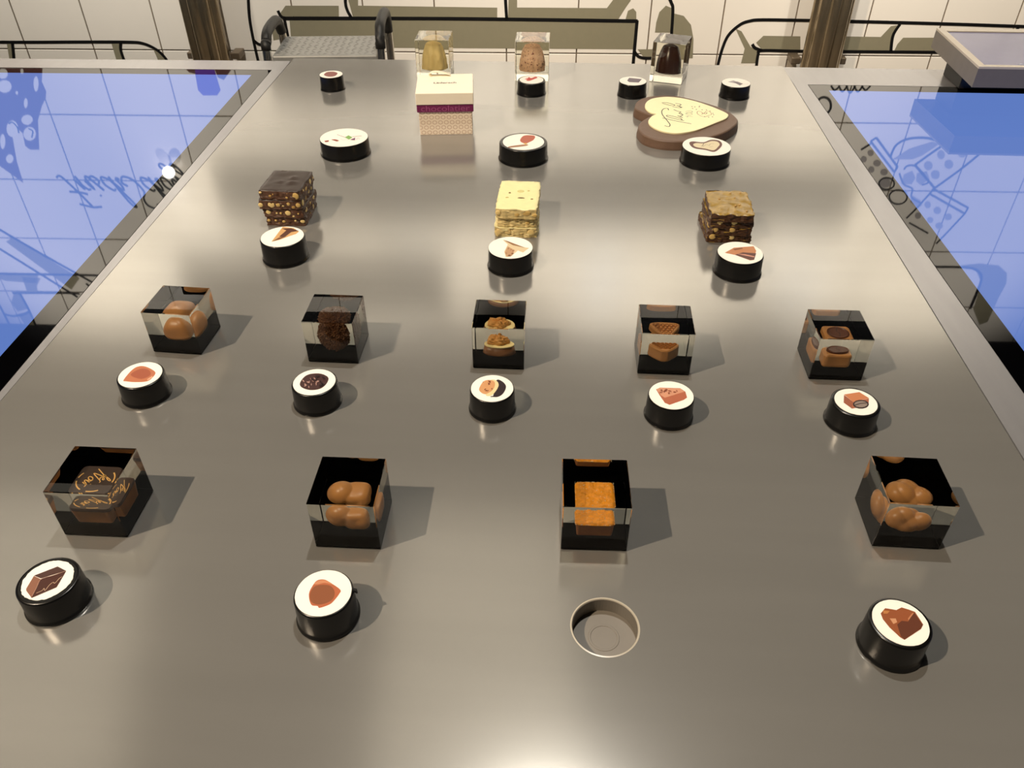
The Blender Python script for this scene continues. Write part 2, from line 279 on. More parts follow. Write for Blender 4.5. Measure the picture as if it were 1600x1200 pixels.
# ---------------------------------------------------------------- drawn outlines (puck prints in mm, mural in wall metres)
PICS={"A1":[[[85,55,46],[[-5.47,0.87],[-11.93,3.06],[1.11,12.14],[9.43,8.67]],0],[[150,95,70],[[-11.32,-8.49],[-11.78,2.79],[-5.17,0.32],[-3.21,-15.98],[-10.43,-10.1]],0],[[80,44,34],[[-5.17,0.32],[9.57,8.39],[9.81,-6.0],[-3.21,-15.98]],0],[[225,180,140],[[-1.97,-11.8],[0.99,-9.42],[1.36,-7.45],[3.05,-9.29],[3.56,-5.36],[4.26,-3.08],[5.3,-1.89],[6.88,-2.64],[7.97,1.68],[9.12,3.17]],0.35],[[200,150,120],[[-3.71,-14.65],[-4.29,-7.51],[-5.03,0.05],[2.03,3.9],[9.34,8.37]],0.3]],"A2":[[[196,98,55],[[-9.92,-1.89],[-8.99,5.9],[-6.85,10.29],[-2.18,11.23],[2.74,8.89],[11.37,3.23],[11.46,-0.61],[9.1,-6.45],[6.7,-9.72],[0.61,-12.87],[-1.33,-11.44],[-6.08,-10.48]],0],[[150,80,42],[[-9.13,-1.84],[-7.59,4.69],[-1.6,6.67],[4.05,5.71],[7.84,1.09],[8.13,-4.62],[4.31,-8.61],[-1.64,-10.21],[-6.72,-8.02]],0],[[220,135,88],[[-8.7,6.9],[-5.7,10.03],[-0.33,10.35],[5.34,7.09],[-0.9,8.22],[-5.92,6.61]],0]],"A4":[[[160,80,38],[[-11.49,6.39],[-7.12,10.94],[0.16,9.84],[4.45,12.25],[9.03,10.68],[12.55,9.05],[14.76,-1.04],[12.04,-4.74],[-1.75,-13.98],[-4.11,-12.11],[-8.8,-4.82],[-11.39,1.57]],0],[[105,50,26],[[-3.0,-2.1],[0.99,1.11],[5.38,0.78],[7.57,4.51],[11.83,8.4],[14.3,-1.66],[11.54,-4.77],[-1.66,-13.68],[-3.43,-11.49]],0],[[205,125,62],[[-9.22,8.97],[-4.77,8.63],[-6.96,6.36],[-9.53,6.21]],0],[[222,150,102],[[-6.62,2.45],[-2.53,2.7],[-2.44,-0.29],[-5.45,-1.95]],0],[[210,130,85],[[5.57,1.39],[11.48,8.07],[10.09,7.69],[5.9,3.2]],0]],"B1":[[[203,114,72],[[-12.3,-9.3],[-11.52,4.42],[-7.91,12.09],[0.07,12.56],[12.61,4.92],[13.73,-3.25],[10.75,-9.74],[0.16,-11.61],[-9.28,-10.91]],0],[[176,86,56],[[-9.14,-0.95],[-4.04,8.58],[4.29,8.13],[9.98,0.17],[3.67,-6.56]],0],[[240,170,130],[[9.63,-7.11],[12.42,-1.51],[13.88,-3.61],[11.35,-8.45]],0]],"B2":[[[72,42,38],[[-13.0,-3.47],[-12.04,5.55],[-7.86,11.26],[0.81,13.05],[8.31,10.38],[12.42,5.18],[11.8,-3.79],[7.8,-10.18],[-0.54,-12.42],[-9.14,-9.43]],0],[[190,140,122],[[-12.44,2.76],[-10.44,1.53],[-9.09,-1.18],[-11.08,0.04]],0],[[190,140,122],[[-2.97,2.03],[-1.51,1.57],[-0.31,-0.22],[-1.77,0.24]],0],[[190,140,122],[[2.51,0.15],[2.94,-2.33],[2.13,-3.97],[1.7,-1.5]],0],[[190,140,122],[[-4.98,1.44],[-4.24,-0.62],[-4.55,-2.36],[-5.29,-0.31]],0],[[190,140,122],[[-3.86,-6.31],[-2.59,-8.12],[-2.27,-10.32],[-3.54,-8.51]],0],[[190,140,122],[[-5.63,5.34],[-3.66,4.57],[-2.13,2.1],[-4.09,2.86]],0],[[190,140,122],[[4.98,1.06],[3.46,-0.99],[0.97,-0.32],[2.49,1.73]],0],[[190,140,122],[[3.02,-3.04],[3.59,-4.84],[3.25,-6.31],[2.67,-4.51]],0],[[190,140,122],[[-8.77,-3.33],[-7.14,-4.06],[-5.91,-6.14],[-7.54,-5.42]],0],[[190,140,122],[[-2.15,5.8],[-0.53,4.96],[0.62,2.83],[-0.99,3.66]],0],[[190,140,122],[[-1.93,-2.85],[-0.96,-4.85],[-1.01,-6.83],[-1.98,-4.84]],0],[[190,140,122],[[-5.52,-5.3],[-5.88,-7.88],[-7.53,-8.7],[-7.18,-6.12]],0],[[190,140,122],[[-8.23,-5.01],[-6.65,-5.91],[-5.56,-8.01],[-7.13,-7.12]],0],[[190,140,122],[[-7.28,-0.94],[-5.23,-0.87],[-3.2,-3.03],[-5.23,-3.1]],0],[[40,20,20],[[0.91,9.71],[0.75,6.78],[-0.85,5.58],[-0.7,8.49]],0],[[40,20,20],[[4.24,1.17],[5.9,1.09],[7.46,-0.73],[5.81,-0.65]],0],[[40,20,20],[[6.0,-2.09],[8.72,-1.94],[11.41,-4.79],[8.7,-4.93]],0],[[40,20,20],[[-4.99,4.7],[-2.29,3.85],[-0.09,0.55],[-2.77,1.39]],0],[[40,20,20],[[3.44,8.54],[2.22,5.72],[-0.36,5.7],[0.85,8.53]],0],[[40,20,20],[[6.49,6.73],[8.15,5.63],[9.21,3.31],[7.56,4.4]],0],[[40,20,20],[[9.52,-3.79],[8.59,-7.12],[6.03,-7.72],[6.96,-4.39]],0],[[40,20,20],[[0.73,4.55],[2.27,1.78],[2.4,-1.19],[0.86,1.57]],0],[[40,20,20],[[-2.47,1.24],[-0.81,1.08],[0.72,-0.78],[-0.93,-0.62]],0],[[40,20,20],[[5.19,6.43],[7.12,6.99],[9.26,5.17],[7.33,4.61]],0]],"B3":[[[45,25,27],[[1.87,-11.33],[2.84,11.48],[8.45,10.91],[12.87,3.19],[10.85,-7.37],[5.79,-12.8],[-0.77,-12.34]],0],[[250,215,150],[[-5.41,-9.18],[-2.71,11.15],[2.84,11.48],[5.81,4.54],[3.09,-6.1],[-0.84,-11.49]],0],[[228,155,95],[[-12.11,-1.78],[-9.22,8.98],[-3.9,11.98],[1.31,9.6],[2.2,2.56],[-0.32,-4.57],[-5.41,-9.18],[-9.99,-6.87]],0],[[125,52,24],[[-2.87,-2.99],[-3.08,-4.67],[-3.99,-5.54],[-3.78,-3.87]],0],[[125,52,24],[[-9.59,9.39],[-9.0,8.4],[-8.96,7.1],[-9.55,8.09]],0],[[125,52,24],[[0.29,-0.11],[0.5,-1.52],[0.04,-2.68],[-0.17,-1.27]],0],[[125,52,24],[[-3.83,-3.94],[-4.88,-5.17],[-6.26,-4.84],[-5.21,-3.61]],0],[[125,52,24],[[-2.74,6.89],[-3.03,4.99],[-4.09,4.06],[-3.8,5.95]],0],[[125,52,24],[[-3.8,9.08],[-2.72,8.46],[-2.13,6.87],[-3.21,7.48]],0],[[125,52,24],[[-5.42,-1.8],[-6.15,-3.3],[-7.39,-3.48],[-6.66,-1.99]],0],[[125,52,24],[[-4.72,10.94],[-3.83,10.02],[-3.53,8.45],[-4.41,9.36]],0],[[125,52,24],[[-2.31,10.4],[-2.74,8.64],[-3.84,7.96],[-3.42,9.71]],0],[[125,52,24],[[-4.21,9.22],[-2.91,9.46],[-1.79,8.19],[-3.08,7.95]],0],[[125,52,24],[[-4.65,7.12],[-3.35,6.46],[-2.61,4.6],[-3.91,5.26]],0],[[125,52,24],[[-0.31,-0.31],[-0.04,-1.76],[-0.47,-3.01],[-0.73,-1.56]],0]],"B4":[[[190,97,62],[[-13.45,7.46],[-9.41,10.32],[9.16,10.54],[13.53,5.58],[14.23,-2.95],[10.63,-6.55],[-2.93,-14.38],[-6.96,-11.79],[-10.88,-1.02]],0],[[226,150,110],[[-13.1,7.83],[-8.89,10.0],[9.1,10.01],[12.77,5.53],[-6.33,-4.5],[-9.8,-0.96]],0],[[150,70,45],[[4.92,7.78],[6.13,6.79],[6.41,4.6],[5.19,5.58]],0],[[150,70,45],[[-2.79,5.9],[-0.96,6.83],[0.54,5.6],[-1.28,4.67]],0],[[150,70,45],[[-4.39,5.17],[-5.92,4.0],[-7.36,4.71],[-5.83,5.88]],0],[[150,70,45],[[1.59,4.35],[3.56,5.31],[5.16,3.95],[3.19,2.99]],0],[[150,70,45],[[0.29,5.99],[0.36,4.63],[-0.2,3.4],[-0.27,4.75]],0],[[150,70,45],[[-7.82,5.07],[-8.01,3.35],[-8.89,2.12],[-8.7,3.83]],0],[[150,70,45],[[-5.92,6.77],[-4.56,6.61],[-3.8,4.97],[-5.17,5.12]],0],[[150,70,45],[[-1.61,4.31],[-1.36,3.24],[-1.69,2.07],[-1.94,3.13]],0],[[150,70,45],[[-4.84,5.93],[-5.59,3.83],[-6.97,2.9],[-6.22,4.99]],0],[[150,70,45],[[-5.41,7.27],[-3.9,8.04],[-2.65,7.0],[-4.16,6.24]],0],[[150,70,45],[[-6.23,6.47],[-4.66,6.51],[-3.7,4.8],[-5.27,4.76]],0],[[150,70,45],[[-10.6,3.95],[-9.59,3.06],[-9.38,1.2],[-10.38,2.09]],0],[[150,70,45],[[-10.13,5.89],[-8.66,6.71],[-7.4,5.76],[-8.88,4.95]],0],[[150,70,45],[[-3.57,2.14],[-2.18,2.6],[-1.16,1.46],[-2.54,1.0]],0]],"B5":[[[168,90,60],[[-8.37,9.18],[-2.59,-0.59],[-6.28,-10.36],[-11.57,-2.0]],0],[[216,126,76],[[-8.23,9.72],[6.95,14.22],[13.5,5.65],[-2.59,-0.59]],0],[[186,100,65],[[-2.59,-0.59],[13.13,5.1],[10.19,-4.2],[-6.28,-10.36]],0],[[55,36,32],[[10.77,-3.3],[9.27,-6.1],[6.62,-8.42],[3.34,-9.81],[0.08,-10.0],[-2.53,-8.96],[-3.99,-6.88],[-3.98,-4.17],[-2.52,-1.35],[0.14,1.0],[3.45,2.42],[6.75,2.62],[9.39,1.55],[10.82,-0.57]],0],[[152,128,112],[[9.43,-3.38],[8.28,-5.41],[6.17,-7.1],[3.51,-8.12],[0.84,-8.28],[-1.33,-7.54],[-2.58,-6.05],[-2.64,-4.09],[-1.51,-2.05],[0.6,-0.35],[3.28,0.69],[5.97,0.85],[8.16,0.1],[9.39,-1.41]],0],[[60,40,36],[[-3.03,-6.37],[3.32,-3.22],[9.11,-2.18],[9.74,-1.09],[3.61,-2.15],[-2.43,-4.95]],0]],"C1":[[[226,164,96],[[-9.37,-13.76],[-6.54,24.73],[7.71,22.39],[16.91,13.56],[14.9,7.27],[7.8,0.76],[-1.27,-8.81]],0],[[95,50,32],[[-6.68,20.0],[4.92,21.6],[16.05,15.06],[7.76,11.48],[2.82,-2.56],[-3.7,-0.51],[0.56,15.72]],0],[[120,70,40],[[-8.82,-13.13],[-3.0,-2.89],[4.88,0.59],[-1.7,-7.34]],0]],"C2":[[[236,202,152],[[-10.64,18.08],[17.32,0.88],[22.22,-0.07],[15.51,-11.44],[9.25,-6.95],[1.72,-21.85],[-4.15,-23.38],[-6.84,-10.31],[-3.75,7.12]],0],[[160,105,60],[[-10.03,18.11],[-2.99,14.21],[9.78,5.41],[17.38,-0.35],[2.46,5.48]],0],[[205,150,100],[[-3.43,2.16],[5.64,-7.15],[2.77,-19.4],[-3.04,-22.12],[-6.07,-12.69]],0],[[150,90,55],[[4.47,-6.6],[3.77,-9.27],[2.29,-10.05],[2.99,-7.39]],0],[[150,90,55],[[1.82,-4.76],[1.29,-7.05],[0.07,-7.82],[0.61,-5.52]],0],[[150,90,55],[[-1.61,-1.08],[-1.77,-4.12],[-2.94,-5.89],[-2.78,-2.86]],0],[[150,90,55],[[4.86,-13.98],[3.24,-16.34],[1.14,-15.65],[2.76,-13.29]],0],[[150,90,55],[[-0.31,-17.96],[0.8,-19.75],[1.04,-22.44],[-0.06,-20.65]],0],[[150,90,55],[[-4.15,-12.8],[-3.47,-14.82],[-3.63,-17.06],[-4.31,-15.05]],0],[[150,90,55],[[-0.06,-17.41],[-0.33,-20.68],[-1.68,-22.44],[-1.41,-19.18]],0],[[150,90,55],[[1.83,-19.22],[0.7,-21.45],[-0.97,-21.36],[0.16,-19.13]],0]],"C3":[[[208,132,82],[[-18.52,-1.65],[-5.87,11.27],[18.32,16.38],[19.4,5.38],[13.26,-16.49],[8.34,-17.95],[-7.31,-5.82]],0],[[105,62,50],[[-7.31,-5.82],[3.2,0.81],[18.33,-0.73],[13.26,-16.49],[8.46,-17.24]],0],[[225,150,120],[[-4.55,-3.26],[4.8,-3.92],[14.93,-8.12],[14.28,-10.53],[4.29,-7.06]],0],[[140,80,50],[[-7.65,7.49],[3.79,11.83],[4.59,9.42],[-5.62,5.16]],0]],"D1":[[[142,186,92],[[1.31,0.01],[5.1,8.24],[13.13,0.68],[9.54,-8.53]],0],[[150,80,110],[[-13.05,10.15],[3.79,-1.66]],0.9],[[150,80,110],[[12.5,3.54],[25.9,6.85]],0.9],[[118,40,92],[[11.16,-9.51],[17.68,-0.88],[19.07,-10.5]],0],[[170,72,52],[[-26.49,-15.91],[-20.19,-13.06],[-19.44,-19.06],[-23.91,-20.73]],0],[[170,72,52],[[-17.42,-10.05],[-11.37,-8.99],[-4.85,-12.91],[-6.7,-16.93],[-13.12,-13.38]],0],[[235,195,190],[[-3.31,-7.46],[1.81,-11.47],[5.4,-8.76],[9.4,-11.04]],0.6],[[225,190,200],[[20.6,-7.91],[22.08,-1.71],[26.13,-7.6]],0.6]],"D2":[[[196,92,62],[[-5.35,7.34],[-1.43,22.18],[5.94,26.04],[16.43,23.18],[15.14,8.49],[9.04,-1.45],[3.72,-6.51],[-2.99,-2.13]],0],[[172,112,72],[[-20.44,-19.63],[-6.99,-13.72],[5.74,-10.17],[5.08,-15.85],[-19.23,-24.21]],0],[[235,180,80],[[-0.02,-5.77],[6.44,-5.4],[3.99,-12.16]],0]],"D3":[[[112,66,56],[[-24.83,8.84],[-19.16,16.62],[-3.14,14.03],[8.74,24.22],[20.18,23.35],[24.3,11.6],[20.15,-4.33],[8.34,-21.8],[-3.95,-15.34],[-20.18,-9.02]],0],[[242,216,170],[[-19.62,4.19],[-14.11,10.43],[-2.67,10.08],[9.04,19.21],[17.55,18.19],[20.48,8.91],[17.19,-1.09],[8.17,-16.09],[-3.34,-10.49],[-15.97,-5.39]],0],[[120,90,70],[[-8.03,-2.51],[-2.67,10.08],[-6.12,-2.4],[0.55,5.33],[3.88,1.58],[6.64,8.13],[12.41,8.46]],0.5],[[150,110,90],[[3.12,-4.32],[9.17,-1.54]],0.5]],"E1":[[[152,84,72],[[-12.13,-3.87],[-10.08,11.69],[2.87,13.95],[10.85,5.08],[8.63,-10.36],[-2.26,-13.49]],0]],"E2":[[[216,92,84],[[-9.25,-3.28],[-5.61,13.86],[-0.93,8.66],[6.51,17.27],[10.07,11.31],[2.72,0.74],[-3.6,-6.32]],0],[[235,150,140],[[-12.72,-0.11],[-8.78,10.28],[-7.21,0.2]],0]],"E3":[[[112,92,97],[[-10.18,0.77],[-5.94,16.46],[16.63,10.64],[9.73,-8.51],[-7.19,-7.38]],0]],"E4":[[[185,170,165],[[-14.35,3.68],[-2.81,12.66],[2.73,4.62],[-0.84,-3.84]],0],[[130,112,112],[[-5.24,4.18],[2.95,6.02],[11.3,-5.23],[4.22,-14.47]],0],[[170,150,140],[[7.57,-7.49],[21.49,-4.67]],0.6]]}
